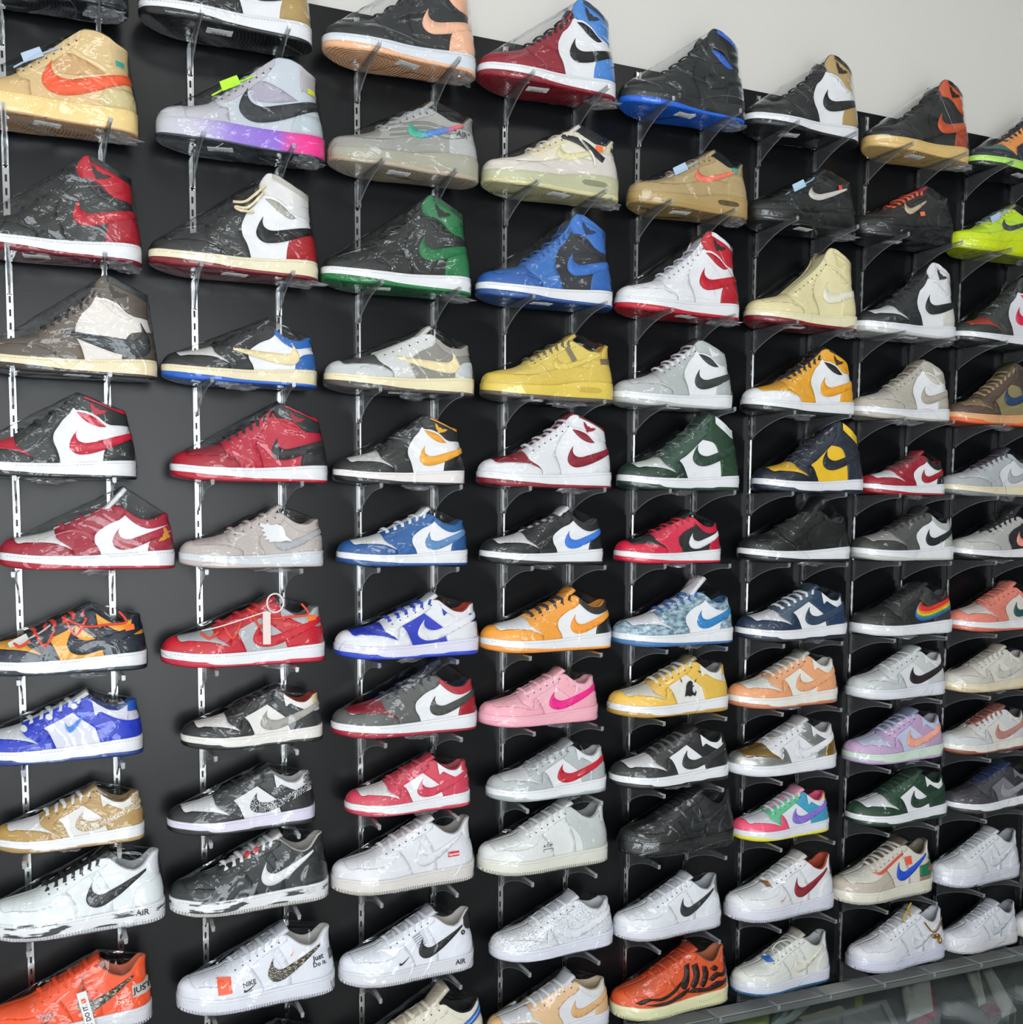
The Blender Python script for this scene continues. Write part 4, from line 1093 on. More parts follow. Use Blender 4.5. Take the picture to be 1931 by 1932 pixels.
def fx_shadow(root, S):
    panel_on(root, S, 'green_overlay', [(23.4, 4.6, 1), (31, 4.6, 1), (31, 7.6, 1), (23.4, 7.2, 1)], M('#1f6a4c'), .4)
    print_on(root, S, 'side_lettering', 'AIR', 27.0, 6.2, 1.5, '#d1543a', .05, off=.5)
    panel_on(root, S, 'red_trim', [(9.0, 7.0, 1), (11, 6.6), (14, 8.0), (18.5, 10.4, 1), (18.3, 11.0, 1), (14, 8.6), (11, 7.2)], M('#d8553c'), .3)
    mark_on(root, S, 'red_patch', RECT, 19.8, 8.9, 1.0, 1.0, '#e0583f', .1, off=.3)


def fx_af_tagblue(root, S):
    mark_on(root, S, 'blue_lace_tag', RECT, 9.4, 8.0, .9, .5, '#2f6fc0', .2, off=.6)
    cord(root, 'loose_lace', [(11, -2.4, 10.2), (9.5, -3, 11.2), (11.5, -2.6, 12.6), (15, -2.2, 12.6), (16.5, -2.2, 11.4)], .16, fabric('#d8d8d6'))


def fx_gold_wings(root, S): mark_on(root, S, 'wings_emblem', WINGS, 27.6, 6.0, .9, 1.5, '#c98a3a', 1.2, off=.3)
def fx_minigold(root, S): mark_on(root, S, 'brand_mark', MINI, 12.3, 4.7, 1.0, 1.0, '#c79a72', .2); mark_on(root, S, 'lace_plate', RECT, 9.4, 7.7, .6, .4, '#8a5a3a', .2, off=.5)
def fx_lace_tags(root, S):
    for x in (15.4, 13.8): mark_on(root, S, 'red_lace_tag', RECT, x, float(S.z1(u_of(x))) - .2, .7, .3, '#b8283a', .8, off=.75)
def fx_stripes(root, S):
    for i, c in enumerate(('#2f62b8', '#7fa8d8', '#24509c')): panel_on(root, S, 'side_line', [(20 + i * .5, 4.4, 1), (28.4, 9.4 - i * .55, 1), (28.6, 9.0 - i * .55, 1), (20.8 + i * .5, 4.2, 1)], M(c), .3)
def fx_disrupt(root, S):
    for x in (6.4, 10.6, 14.8): mark_on(root, S, 'lace_toggle', [(math.cos(t), math.sin(t)) for t in np.linspace(0, 2 * PI, 13)[:-1]], x + 2.6, float(S.z1(u_of(x + 2.6))) - .9, .6, .5, '#e3e3e0', 0, off=.35)
    mark_on(root, S, 'small_stripe', swoosh(-1, 1, -.5, .5, .6, .1), 17.6, 6.6, 2.0, 2.0, '#2f78d0', .35, off=.4)
def fx_cream_cord(root, S):
    m = fabric('#e3cfa8')
    cord(root, 'loose_lace', [on_side(S, 19.6, 15.6, .5), on_side(S, 18.6, 14.4, .7), (16.0, -2.9, 12.6), (13.9, -2.5, 12.4)], .26, m); cord(root, 'loose_lace', [on_side(S, 19.2, 14.2, .5), (16.5, -3.1, 11.6), (14.3, -2.9, 11.5), (15.0, -3.2, 10.9), (17.4, -3.4, 10.8)], .26, m)
def fx_pixel(root, S):
    for x, z, w, h in ((9.0, 1.6, 2.6, .5), (12.6, 2.0, 1.0, .5), (15, 1.0, 1.2, .3), (18.5, 1.8, 1.4, .6), (22.5, 2.2, 1.8, .6)): mark_on(root, S, 'sole_block', RECT, x, z, w, h, '#d2d2dc', 0, 'sole', .06)
def fx_sale_tag(root, S): mark_on(root, S, 'side_tab', RECT, 17.3, 6.7, .8, .5, '#ee7a45', .25, off=.4)


# ------------------------------------------------------------------ every sneaker on the wall: column, row, kind, names, toe and heel pixel, colours
R = '#bd1f33'; PCH = '#efb695'; TAN = '#b0935c'; GRN = '#2a7648'; CRM = '#ebdcb6'
shoe(0, 0, 'hi', 'navy-black high-top', 'navy-black high-top sneaker with a dark glossy sole, wrap gathered under the heel', None, (242, 40), dict(q='#1a1c22', ms='#1c1f27', os='#161a24', st=None))
shoe(1, 0, 'hi', 'black, white and tan high-top', 'high-top sneaker with white side, tan heel and black sole, barcode sticker underneath', (258, 12), (592, 88), dict(q=W, tc=K, tb=K, hl=TAN, sw=K, af=K, cl=K, ms=W, os=K))
shoe(2, 0, 'hi', 'black and peach high-top', 'black high-top sneaker with peach heel, side stripe and ankle, on a peach sole', (592, 75), (912, 150), dict(q='#242627', tc='#242627', hl=PCH, af=PCH, sw='#f3bb9c', cl=PCH, ms='#d9dde4', os='#f2b98f', wg='#3a2f30'))
shoe(3, 0, 'hi', 'blue, white and maroon high-top', 'high-top sneaker with blue ankle and heel, white side, maroon toe and sole', (898, 150), (1165, 190), dict(q=W, tc='#8f1f31', hl='#4a86cf', af='#4a86cf', sw=K, ap=K, cl='#2d3c55', os='#8a1726', tg=K, wg='#2b2f38'))
shoe(4, 0, 'hi', 'black high-top on a bright blue sole', 'all-black high-top sneaker with blue collar edge on a bright blue sole', (1165, 178), (1408, 230), dict(q='#1d2021', tc='#1d2021', cl='#2d62c8', ap='#2d62c8', ms='#232527', os='#1a66d8', st=None, sw='#232628'))
shoe(5, 0, 'hi', 'black, white and gold high-top', 'high-top sneaker with gold ankle flap and heel, white side and black toe', (1405, 222), (1617, 265), dict(q=W, tc='#1c1d1f', hl=TAN, af='#b79b66', sw='#1c1d1f', cl='#1c1d1f', os='#1a1b1d', wg='#2c2a26'))
shoe(6, 0, 'hi', 'black and rust high-top', 'black high-top sneaker with rust-orange ankle, stripe and heel on a cream gum sole', (1618, 260), (1837, 300), dict(q='#1f2021', tc='#1f2021', hl='#a9452e', af='#c9572f', sw='#cc5c36', cl='#1f2021', ms='#e0bd78', os='#dfbb77', wg='#231d1b', st='#b89454'))
shoe(7, 0, 'dhi', 'navy and orange high-top', 'navy high-top sneaker with orange lace panel and lime sole edge', (1830, 300), None, dict(q='#262d3b', tc='#252b35', ey='#f09a4f', tb='#3f6f6c', ms='#b7e868', os='#16181b', cl='#b03a4a', sw='#16181b'))
# row 1
shoe(0, 1, 'blz', 'sand sneaker with orange stripe', 'sand canvas mid-top sneaker with a very large orange side stripe and teal tab', None, (262, 270), dict(q='#d8ba86', tc='#ecce8e', tb='#d4b27c', ey='#dcc08e', hl='#cfc08c', ht='#d6bb8a', wn='#c9a06c', sw='#ee5a2c', ms='#efd08c', os='#c79a70', lc='#d8bd98', st=None), fx=many(fx_swatch(26.2, 11.8, '#3aa9a0'), fx_tie('#a9bcd4', '#aebfd6')))
shoe(1, 1, 'blz', 'grey sneaker with purple-pink fade sole', 'grey mid-top sneaker with charcoal side stripe and sole fading from purple to pink', (289, 255), (620, 300), dict(q='#c3c9d1', tc='#c4c3c9', tb='#bdbac2', ey='#bab6be', hl='#b9c3ca', ht='#b4b0b6', wn='#aaa6b6', sw='#2f3135', ms='fade_sole', os='#3b4149', lc='#c2c5cb', st=None), fx=many(fx_swatch(26.4, 11.8, '#dfe62e'), fx_tie('#b5ee2e', '#b2ea2c')))
shoe(2, 1, 'am', 'grey wavy-sided runner', 'grey running sneaker with green-blue-pink side stripe and lettering on the heel', (615, 295), (903, 350), dict(q='#a3a39e', tc='#9b9993', tb='#8d8a84', ey='#a9a9a6', hl='#b2b4b2', ht='#8f8f8b', sw='fade_stripe', ms='#a6a392', os='#b3a48f', lc='#9aa2ad', st=None), fx=fx_air97)
shoe(3, 1, 'am', 'cream runner with black strap', 'cream running sneaker with a black side strap and orange tab', (902, 335), (1173, 378), dict(q='#e6dfca', tc='#d9d0c8', tb='#ebe6da', ey='#e3d6b4', hl='#d6cec6', ht='#d9d0b0', sw='#e6dcae', ms='#bdbd9a', os='#d3cb9b', lc='#ddd6cc', st=None), fx=many(fx_straps90, fx_window('#8d8c70')))
shoe(4, 1, 'am', 'tan runner with coral stripe', 'tan running sneaker with coral side stripe and pale blue plastic tag', (1175, 370), (1425, 410), dict(q='#b9a276', tc='#b39a6c', tb='#b49b6e', ey='#ac9468', hl='#b59d70', ht='#ab9266', sw='#f07d62', ms='#b1955f', os='#a98b52', lc='#9f8a68', st=None), fx=many(fx_swatch(24.6, 9.9, '#39a79d'), fx_tie('#a9c0da', '#a9c0da', 14.0), fx_window('#5d4c30')))
shoe(5, 1, 'am', 'black runner with pale blue tag', 'black running sneaker with white side stripe and pale blue plastic tag on its laces', (1405, 405), (1610, 435), dict(q='#1d1f20', tc='#1b1d1e', sw='#cfcac2', ms='#17181a', os='#131416', st=None, hl='#202224'), fx=many(fx_swatch(23.2, 10.0, '#e0492f', .5, .5), fx_tie('#a8c4d8', '#aac8dc', 15.0)))
shoe(6, 1, 'am', 'black runner with orange laces', 'black running sneaker with bright orange laces and dark red tongue', (1600, 415), (1808, 446), dict(q='#242424', tc='#1c1d1d', tb='#2b2a29', ey='#262524', sw='#c9b59a', ms='#17181a', os='#131416', lc='#ee5a3a', tg='#8a1f2f', st=None), swo=dict(x0=12.0, x1=19.0), fx=fx_sale_tag)
shoe(7, 1, 'am', 'neon yellow runner', 'neon yellow running sneaker with charcoal side stripe and pale tag', (1790, 450), None, dict(q='#c3e63a', tc='#cfe41c', tb='#c8e834', sw='#3a4047', ms='#d0df14', os='#b2bf12', lc='#9fb0c0', tg='#8c8a5a', st=None), fx=fx_tie('#a8bed8', '#a8bed8'))
# row 2
shoe(0, 2, 'hi', 'black high-top with red ankle and stripe', 'black high-top sneaker with red ankle flap, stripe and heel over a dark red sole', None, (268, 500), dict(q='#2a2c2b', tc='#262827', tb='#2a2a29', hl='#a3182b', af='#b51f2f', sw='#b8202f', cl='#262827', os='#7c1323', wg='#2a2224'))
shoe(1, 2, 'hi', 'black, white and red high-top with white ankle', 'high-top sneaker with a white stitched-on ankle, black toe, red heel and cream midsole', (277, 470), (603, 528), dict(q=W, tc='#2b2c2c', tb='#3a3b3b', ey='#303131', hl='#a41821', af='#dad8d6', cl='#b9b4ac', ap='#a9a49c', sw='#1d1e1f', ms='#e9dfc0', os='#7a1520', lc='#2b2b2b', tg='#3a3a3a'), fx=fx_cream_cord)
shoe(2, 2, 'hi', 'black and green high-top', 'black high-top sneaker with green ankle, stripe and heel on a green sole', (607, 510), (888, 560), dict(q='#262827', tc='#232524', hl=GRN, af=GRN, sw=GRN, cl='#2b4a38', os='#15753c', wg='#2a2422'))
shoe(3, 2, 'hi', 'blue and black high-top', 'blue high-top sneaker with black side panel and navy-blue sole', (888, 545), (1165, 590), dict(q='#2c2d32', tc='#2a5ba3', tb='#2f62aa', ey='#3f72b9', hl='#2f64ad', af='#3a70bf', sw='#3d73c2', cl='#386cb8', os='#254d90', wg='#25344f', ap='#2c2d32'))
shoe(4, 2, 'hi', 'white and red high-top', 'white high-top sneaker with red ankle, heel and stripe on a red sole', (1155, 555), (1400, 600), dict(q=W, hl='#b51b2c', af='#c0202f', sw='#c01c2e', cl=W, os='#bd152a', wg='#2b2224', tg='#d8d8e2', ap='#b51b2c'))
shoe(5, 2, 'hi', 'cream high-top', 'plain cream high-top sneaker on a burgundy sole', (1403, 585), (1622, 605), dict(q='#e4d9ab', tc='#e2d6a6', sw='#ebe7d2', ms='#e9e0bb', os='#7a101f', st='#b9a97a', ln='#cfc39a', lc='none', wg='#d3c798'))
shoe(6, 2, 'hi', 'black and white high-top with white toe box', 'black and white high-top sneaker with white toe box and pale grey sole', (1612, 600), (1802, 620), dict(q=W, tc='#252728', tb='#dcdcde', ey='#2b2d2e', hl='#d5d1c9', af='#dcdcdf', sw='#26292b', cl=W, os='#c4c4c2', wg='#3a3a3c'))
shoe(7, 2, 'hi', 'black, white and crimson high-top', 'black high-top sneaker with white side panel and crimson stripe', (1800, 618), None, dict(q='#dcdce2', tc='#2c3130', tb='#b03a30', ey='#3a3f3e', sw='#d82c4a', hl='#2c3130', af='#2c3130', cl='#d03048', ap='#d82c4a', os='#1b1d1e'))
# row 3
shoe(0, 3, 'hi', 'brown suede high-top', 'brown suede high-top sneaker with white side panel, backward dark stripe and cream midsole', None, (300, 710), dict(q='#e0d9d2', tc='#5d534b', tb='#675c53', ey='#6b5f55', hl='#57504b', af='#5f554d', sw='#35383a', cl='#3c3e3f', ms='#e7d8b2', os='#3a342f', wg='#332e2b', tg='#2a2226'), rev=True, swo=dict(x0=13.4, x1=28.0, zb=3.6, zt=10.0, tl=7.6, t=.5))
shoe(1, 3, 'low', 'black, white and blue low-top with cream stripe', 'low sneaker with backward cream stripe, blue heel and bright blue sole', (302, 695), (598, 735), dict(q=W, tc='#2b2c2c', tb='#d2d0cc', ey='#2a2b2c', hl='#2d63ab', cl='#2f66b0', sw='#e9d7a8', ms='#e9dbb8', os='#1e60c2', lc='#26272a'), rev=True, swo=dict(x0=12.6, x1=25.4, zb=4.0, zt=8.2, tl=6.6, t=.4))
shoe(2, 3, 'low', 'grey low-top with cream stripe', 'grey and taupe low sneaker with backward cream stripe and red-white tongue label', (608, 730), (898, 752), dict(q='#8b8780', tc='#c4c8c9', tb='#4b4a48', ey='#d2d2d0', hl='#c4c8c9', cl='#9b9892', sw='#e9d8ab', ms='#ecdfb8', os='#4d4644', lc='none', tg='#c9c6c2'), rev=True, swo=dict(x0=12.6, x1=25.4, zb=4.0, zt=8.2, tl=6.6, t=.4), fx=fx_jump(0, 0, '#b81f3a', .7))
shoe(3, 3, 'am', 'yellow runner', 'all-yellow running sneaker with grey strap patches and dark brown sole', (908, 735), (1160, 765), dict(q='#dcc262', tc='#d9bd58', tb='#e0c76c', ey='#dcc468', hl='#d8bc5a', sw='#e2c965', ms='#e2c759', os='#5a5049', lc='#6f6650', tg='#c9b05a', st=None, ln='#b08a40'), fx=many(fx_cactus, fx_window('#cdb04a')))
shoe(4, 3, 'mid', 'grey and white mid-top', 'pale grey and white mid-top sneaker with charcoal stripe and white laces', (1155, 755), (1378, 775), dict(q=W, tc='#b3b7b7', tb='#c3c5c6', sw='#3b4040', os='#b6b9b8', lc='#dedee3', wg='#d3d6d6', ap='#3a3d3d', af='#b3b7b7', tg='#3d3f40'))
shoe(5, 3, 'mid', 'yellow-orange and white mid-top', 'yellow-orange and white mid-top sneaker with black laces and sole', (1390, 750), (1620, 778), dict(q=W, tc=W, tb='#dca22c', ey='#e6a42c', hl='#e6a42c', af='#e6a42c', sw='#eea32b', cl='#2b2c2c', ap='#242424', os='#1c1d1e', lc='#222326', tg='#1f2023', wg='#3a2e1a'))
shoe(6, 3, 'mid', 'stone grey and white mid-top', 'stone grey and white mid-top sneaker with stone stripe and red tongue tab', (1612, 775), (1788, 790), dict(q=W, tc='#b5aea2', tb='#c3bfb6', sw='#b0a89c', os='#b3aca2', wg='#d0cec9', cl='#bdb7ac', lc='#b3aca2', tg='#a09488', ap='#cfc9bd'))
shoe(7, 3, 'dhi', 'brown and olive high-top', 'brown and olive high-top sneaker with navy stripe on an orange sole', (1788, 778), None, dict(q='#8b8059', tc='#57463c', tb='#8d7854', ey='#57463c', sw='#2d4366', hl='#4c4038', cl='#483e36', ms='#dfa874', os='#e0602f', lc='#a58a60', tg='#5f5640'))
# row 4
shoe(0, 4, 'mid', 'black, white and red mid-top', 'black mid-top sneaker with white side panel, red stripe and red collar', None, (258, 902), dict(q=W, tc='#2a2d2c', tb='#c02034', ey='#2f3231', hl='#2a2d2c', af='#2f3231', cl='#c4203a', ap='#c4203a', sw='#c4203a', os='#1b1c1e', wg='#b02034', lc='#26282a'))
shoe(1, 4, 'mid', 'red and black mid-top', 'red mid-top sneaker with black ankle, heel and stripe, red sole', (322, 900), (618, 915), dict(q='#b8213a', tc='#a3192d', tb='#8d1628', ey='#b6203a', sw='#343233', hl='#2b2b2c', af='#303132', cl='#bd2238', os='#b8182f', wg='#8f1f2e', lc='#232427', tg='#1d1f25', ap='#bd2238'))
shoe(2, 4, 'mid', 'black, white and yellow mid-top', 'black mid-top sneaker with white side panel, yellow stripe and yellow collar edge', (630, 905), (876, 920), dict(q=W, tc='#2b2c2c', tb='#c6c6c4', ey='#2f3030', sw='#eeab42', hl='#1f2021', af='#2b2c2d', cl='#eaa33c', ap='#eaa33c', ms='#e9e3e0', os='#1b1c1d', wg='#d39e2e', lc='#2b2d30'))
shoe(3, 4, 'mid', 'white and burgundy mid-top', 'white mid-top sneaker with burgundy stripe, collar, toe box and sole', (901, 908), (1153, 918), dict(q=W, tc='#dedee2', tb='#8a1b2c', ey='#dfdfe3', sw='#8a2031', hl='#dfdfe3', af='#e0e0e4', cl='#8a2735', ap='#8a2735', os='#8a1d2e', wg='#8a2031', lc='#e1e1e6', tg='#8a2735'))
shoe(4, 4, 'dhi', 'dark green and white high-top', 'dark green high-top sneaker with white side panel and white collar', (1155, 915), (1403, 930), dict(q=W, tc='#22382d', tb='#cfd4d0', ey='#3a5246', sw='#2c4438', hl='#27422f', cl='#dcdfdf', ht='#27422f', os='#1e3a2c', lc='#3a5246', tg='#2c463a'))
shoe(5, 4, 'dhi', 'navy and yellow high-top', 'navy high-top sneaker with yellow side panel, toe box and collar', (1410, 915), (1637, 930), dict(q='#ecc02f', tc='#1c2230', tb='#e6b62c', ey='#2a303c', sw='#282c36', hl='#2b313c', cl='#ecc232', ht='#2b313c', os='#1a2438', lc='#1c2133', tg='#1b2033'))
shoe(6, 4, 'low', 'maroon and white low-top with black heel', 'maroon and white low sneaker with black heel and maroon tongue', (1628, 915), (1778, 930), dict(q=W, tc='#9a1f2f', tb='#dcdce2', ey='#9a2031', sw='#a02132', hl='#242627', cl='#282a2a', os='#a01a2a', lc='#5a4a46', tg='#9a1f2f', ln='#7a1a26'))
shoe(7, 4, 'low', 'pale grey low-top with cream midsole', 'pale grey and white low sneaker with dark laces and cream midsole', (1782, 915), None, dict(q='#d9d9df', tc='#a8acaf', tb='#c6c7cc', ey='#b2b6b9', sw='#a8acaf', ms='#e4d9ba', os='#7d8081', tg='#3c3c4a', lc='#4e4e5c'))
# row 5
shoe(0, 5, 'lowt', 'maroon and white low-top', 'maroon and white low sneaker with white tongue and gold heel emblem', (-3, 1070), (330, 1065), dict(q=W, tc='#9a2033', tb='#d5d3d1', ey='#9f243a', sw='#a32a3d', hl='#9f2b3d', cl='#a42b3e', os='#ad1b31', tg='#e0e0e2', lc='#a02a3c', ln='#6a1a28'), fx=fx_gold_wings)
shoe(1, 5, 'low', 'pale pinkish-grey low-top', 'pale pinkish-grey low sneaker with a large white wing emblem on its side', (338, 1065), (611, 1072), dict(q='#bcb2ae', tc='#b9afab', sw='#a9a9ac', ms='#d0d5d9', os='#c6b9b5', lc='#bfb5b1', tg='#b8aeaa', ln='#8a817e'), fx=fx_wings_big)
shoe(2, 5, 'low', 'blue and white low-top', 'blue and white low sneaker with muted blue stripe and white laces', (637, 1058), (882, 1070), dict(q=W, tc='#25548f', tb='#d6d6d6', ey='#2f5e99', sw='#5c87b5', hl='#25538c', cl='#33639c', os='#234f8c', lc='#e2e2e6', tg='#dcdcde', ln='#2a4a74'))
shoe(3, 5, 'low', 'black and white low-top with blue stripe', 'black and white low sneaker with a bright blue side stripe', (908, 1055), (1136, 1065), dict(q=W, tc='#232425', tb='#cdcdd0', ey='#232425', sw='#3b78d4', hl='#1d1f20', cl='#2b2d2e', os='#17181a', tg='#d0d0d4', lc='#1f2023'))
shoe(4, 5, 'low', 'bright red and black low-top', 'bright red low sneaker with black side panel and white stripe', (1163, 1058), (1357, 1062), dict(q='#2a2b2c', tc='#cf1f40', tb='#232425', ey='#d6334e', sw='#e4e4e8', hl='#c21b3a', cl='#c9223f', os='#d4173a', tg='#191a1e', lc='#c81f36', ln='#1f2024'), fx=fx_jump(0, 0, '#b5202f', .7))
shoe(5, 5, 'lowt', 'plain black low-top on white', 'plain black low sneaker with a white midsole and no stripe', (1394, 1050), (1602, 1055), dict(q='#232424', tc='#1f2020', tb='#1b1c1d', sw='none', hl='#262727', af='#2b2c2c', cl='#222323', os='#151617', ms=W))
shoe(6, 5, 'low', 'grey, white and black low-top', 'grey and white low sneaker with black stripe and black tongue', (1600, 1045), (1804, 1050), dict(q=W, tc='#3c3c3a', tb='#9a9a97', ey='#565654', sw='#26282a', hl='#b2b8b3', cl='#b0b3ae', os='#c3c3be', tg='#1e1f22', lc='#2a2b2d', ln='#2a2c2e'))
shoe(7, 5, 'lowt', 'warm grey low-top with salmon stripe', 'warm grey low sneaker with black side panel, salmon stripe and black tongue', (1800, 1040), None, dict(q='#2c2c2e', tc='#b6b4b0', tb='#cac8c6', ey='#b4b2ae', sw='#ef9a8e', hl='#b4b2ae', cl='#b4b2ae', os='#17181a', tg='#141518', lc='#141518', st='#d58a90'), fx=fx_jump(0, 0, '#e09080', .8))
# row 6
shoe(0, 6, 'dunk', 'navy and yellow low-top with orange cords', 'navy and yellow low sneaker with orange cord laces and grey plastic tie', None, (278, 1262), dict(q='#eca228', tc='#222936', tb='#e0a030', ey='#262d39', sw='#1c2230', hl='#1e2531', ht='#1e2531', os='#1a2230', lc='#d2452f', tg='#26303c', ln='#2a3040'), swo=dict(zt=8.6), fx=many(fx_swatch(26.2, 7.9, '#f0722f', .8, .5, .15), fx_rope('#e0462f'), fx_tie('#c2c2c0', '#b9b9b6', 11.0)))
shoe(1, 6, 'dunk', 'red and grey low-top with orange cords', 'red and grey low sneaker with orange cord laces and a white looped plastic tie', (291, 1250), (625, 1248), dict(q='#aeb1b4', tc='#c0202f', tb='#adb0b2', ey='#c01f2f', sw='#c4202f', hl='#c01f2f', ht='#adb0b2', os='#c21b3a', lc='#c01f2f', tg='#b81f2e', ln='#6a6c6e'), fx=many(fx_swatch(26.4, 8.2, '#f07a2f', .8, .5, .15), fx_rope('#e24a33'), fx_ring))
shoe(2, 6, 'dunk', 'white and royal blue low-top', 'white low sneaker with royal blue side panel, toe box and laces', (632, 1235), (904, 1235), dict(q='#2a3ab4', tc='#dedee4', tb='#2438b4', ey='#e0e0e4', sw='#dedee4', hl='#dedee2', ht='#dedee2', ms='#dcd9e8', os='#2040bd', lc='#2a46b8', tg='#dadade', ln='#a83426', cl='#dedee2'))
shoe(3, 6, 'low', 'orange and white low-top', 'orange and white low sneaker with black heel and black laces', (906, 1222), (1151, 1225), dict(q=W, tc='#ee9f3c', tb='#dedee0', ey='#ee9f3e', sw='#f29a36', hl='#232526', cl='#34332f', os='#ee9838', lc='#2b2a2c', tg='#ee9f3c', ln='#d88a34'))
shoe(4, 6, 'lowt', 'washed denim low-top', 'washed blue denim and white low sneaker with blue laces and tall white tongue', (1157, 1208), (1381, 1213), dict(q=W, tc='denim', tb='#dcdce0', ey='denim', sw='#3080bd', hl='denim', cl='denim', os='#3f72aa', lc='#2f62a4', tg='#dedee2', ln='#2f5680'))
shoe(5, 6, 'dunk', 'navy and white low-top', 'navy and white low sneaker with white laces and navy stripe', (1381, 1195), (1604, 1205), dict(q=W, tc='#25354a', tb='#dcdce0', ey='#4a5b6d', sw='#34455b', hl='#233a58', ht='#1c2c48', os='#1c2636', lc='#dcdce2', tg='#3a4a5c', ln='#1c2638'))
shoe(6, 6, 'dunk', 'black low-top with rainbow stripe', 'black low sneaker with a striped rainbow side check and white midsole', (1600, 1185), (1800, 1190), dict(q='#2b2c2b', tc='#303130', tb='#2b2c2b', ey='#363735', hl='#3a3b3a', ht='#26272a', sw='rainbow', os='#dcdce0', lc='#232426', tg='#1c1d20'))
shoe(7, 6, 'low', 'salmon and white low-top', 'salmon pink and off-white low sneaker with dark teal stripe', (1795, 1178), None, dict(q='#d8cfc8', tc='#dd8270', tb='#d5c9c3', ey='#dd8270', sw='#2a5352', hl='#dd8270', cl='#dd8270', os='#d2684f', lc='#d87c6a', tg='#d47a6a'))
# row 7
shoe(0, 7, 'dunk', 'royal blue low-top with small stripe', 'royal blue low sneaker with lilac-white side patch holding a small blue stripe', None, (271, 1435), dict(q='#d2d2e0', tc='#2438b8', tb='#c9cdd2', ey='#2439bc', sw='none', hl='#2439bc', ht='#2a56b0', os='#233c86', lc='#cfd2d6', tg='#c9ccd0', ln='#2a4a8c'), fx=fx_disrupt)
shoe(1, 7, 'dunk', 'black and white low-top with grey stripe', 'black and white low sneaker with grey stripe, cream heel tab and red-brown lining', (342, 1405), (609, 1397), dict(q='#e2dfdc', tc='#2a2a2b', tb='#d9d6d2', ey='#2a2a2c', sw='#a29d97', hl='textured', ht='#d2c29c', ms='#e4e0da', os='#1d1e1f', lc='#2a2b2c', tg='#232426', ln='#8a2b1e'))
shoe(2, 7, 'lowt', 'charcoal and dark red low-top', 'charcoal low sneaker with dark red toe box and heel, tall navy tongue', (622, 1390), (903, 1375), dict(q=W, tc='#5a5a58', tb='#8b1b28', ey='#5c5d5a', sw='#454644', hl='#a21c2a', cl='#b03440', os='#a31c32', tg='#1b2236', lc='#3a3b3d', ln='#1c2234'), fx=fx_jump(0, 0, '#d5d8e4', 1.0))
shoe(3, 7, 'dunk', 'pink low-top', 'pale pink low sneaker with a hot pink side stripe', (905, 1360), (1126, 1370), dict(q='#efb3c0', tc='#eca8b6', tb='#edb0bc', ey='#efb0bf', sw='#ea2486', hl='#eca8b6', ht='#eeb0be', ms='#efb0be', os='#eaa0b2', lc='#edbbc5', tg='#edb6c2', ln='#d79aa6', st='#d88aa0'))
shoe(4, 7, 'dunk', 'yellow low-top with fin print', 'yellow and white low sneaker with black fin print on its side', (1147, 1340), (1374, 1340), dict(q='#e2e0da', tc='#ebbf58', tb='#d2ccc0', ey='#ebbc54', sw='none', hl='#dfb650', ht='#cfa848', os='#b99440', lc='#d8d4c8', tg='#9a8a68', ln='#8a8580'), fx=fx_shark)
shoe(5, 7, 'dunk', 'apricot and white low-top', 'apricot orange and off-white low sneaker with a brown-orange sole', (1378, 1318), (1575, 1322), dict(q='#e4e2da', tc='#e49f70', tb='#dfddd5', ey='#e5a376', sw='#e5a376', hl='#e5a376', ht='#dcdcd4', ms='#e8e4dc', os='#c67a52', lc='#d6d2c8', tg='#b9b5ac', ln='#c6c4bc'))
shoe(6, 7, 'dunk', 'pale grey low-top with dark stripe', 'pale grey and white low sneaker with a single dark stripe', (1604, 1305), (1779, 1305), dict(q='#dedee2', tc='#c0c4c3', tb='#cdced0', ey='#cccecf', sw='#2c2426', hl='#c3c7c5', ht='#c6c9c8', ms='#e0e0e8', os='#d4d5d6', lc='#d2d3d4', tg='#c9cacb', ln='#b9bbbb'))
shoe(7, 7, 'dunk', 'bone low-top', 'bone-coloured low sneaker with cream midsole', (1780, 1295), (1931, 1295), dict(q='#d9d5cd', tc='#c8c4ba', tb='#cfcbc2', ey='#d2cec6', sw='#c4c0b8', hl='#cbc7be', ms='#e2d6ba', os='#cbb391', lc='#a9a59c', tg='#b9b5ac', ln='#b5b1a8'))
# row 8
shoe(0, 8, 'dunk', 'tan low-top with paisley stripe', 'golden tan and white low sneaker with a paisley-printed stripe', (-5, 1600), (267, 1590), dict(q='#dedcda', tc='#ae8c4e', tb='#d8d6d6', ey='#b3915a', sw='paisley_tan', hl='#b1905a', ht='paisley_tan', os='#ac8a55', lc='#dcdcdc', tg='#a58a5a', ln='#8c7045'))
shoe(1, 8, 'dunk', 'black low-top with scroll-print stripe', 'black and white low sneaker with a white-on-black scroll-print stripe', (316, 1570), (595, 1565), dict(q='#dedee2', tc='#2e2f30', tb='#d9d9dd', ey='#343536', sw='bandana', hl='#2a2b2c', ht='bandana', ms='#dad5e6', os='#1f2021', lc='#2b2c2e', tg='#26272a', ln='#bcbcb9'))
shoe(2, 8, 'dunk', 'raspberry red and white low-top', 'raspberry red and white low sneaker with red sole and red laces', (652, 1535), (887, 1525), dict(q=W, tc='#cd4559', tb='#dcdad8', ey='#cc4157', sw='#cc3c54', hl='#cc4157', ht='#cc4157', os='#c63b51', lc='#cb4a5c', tg='#c43f52', ln='#b5505c'))
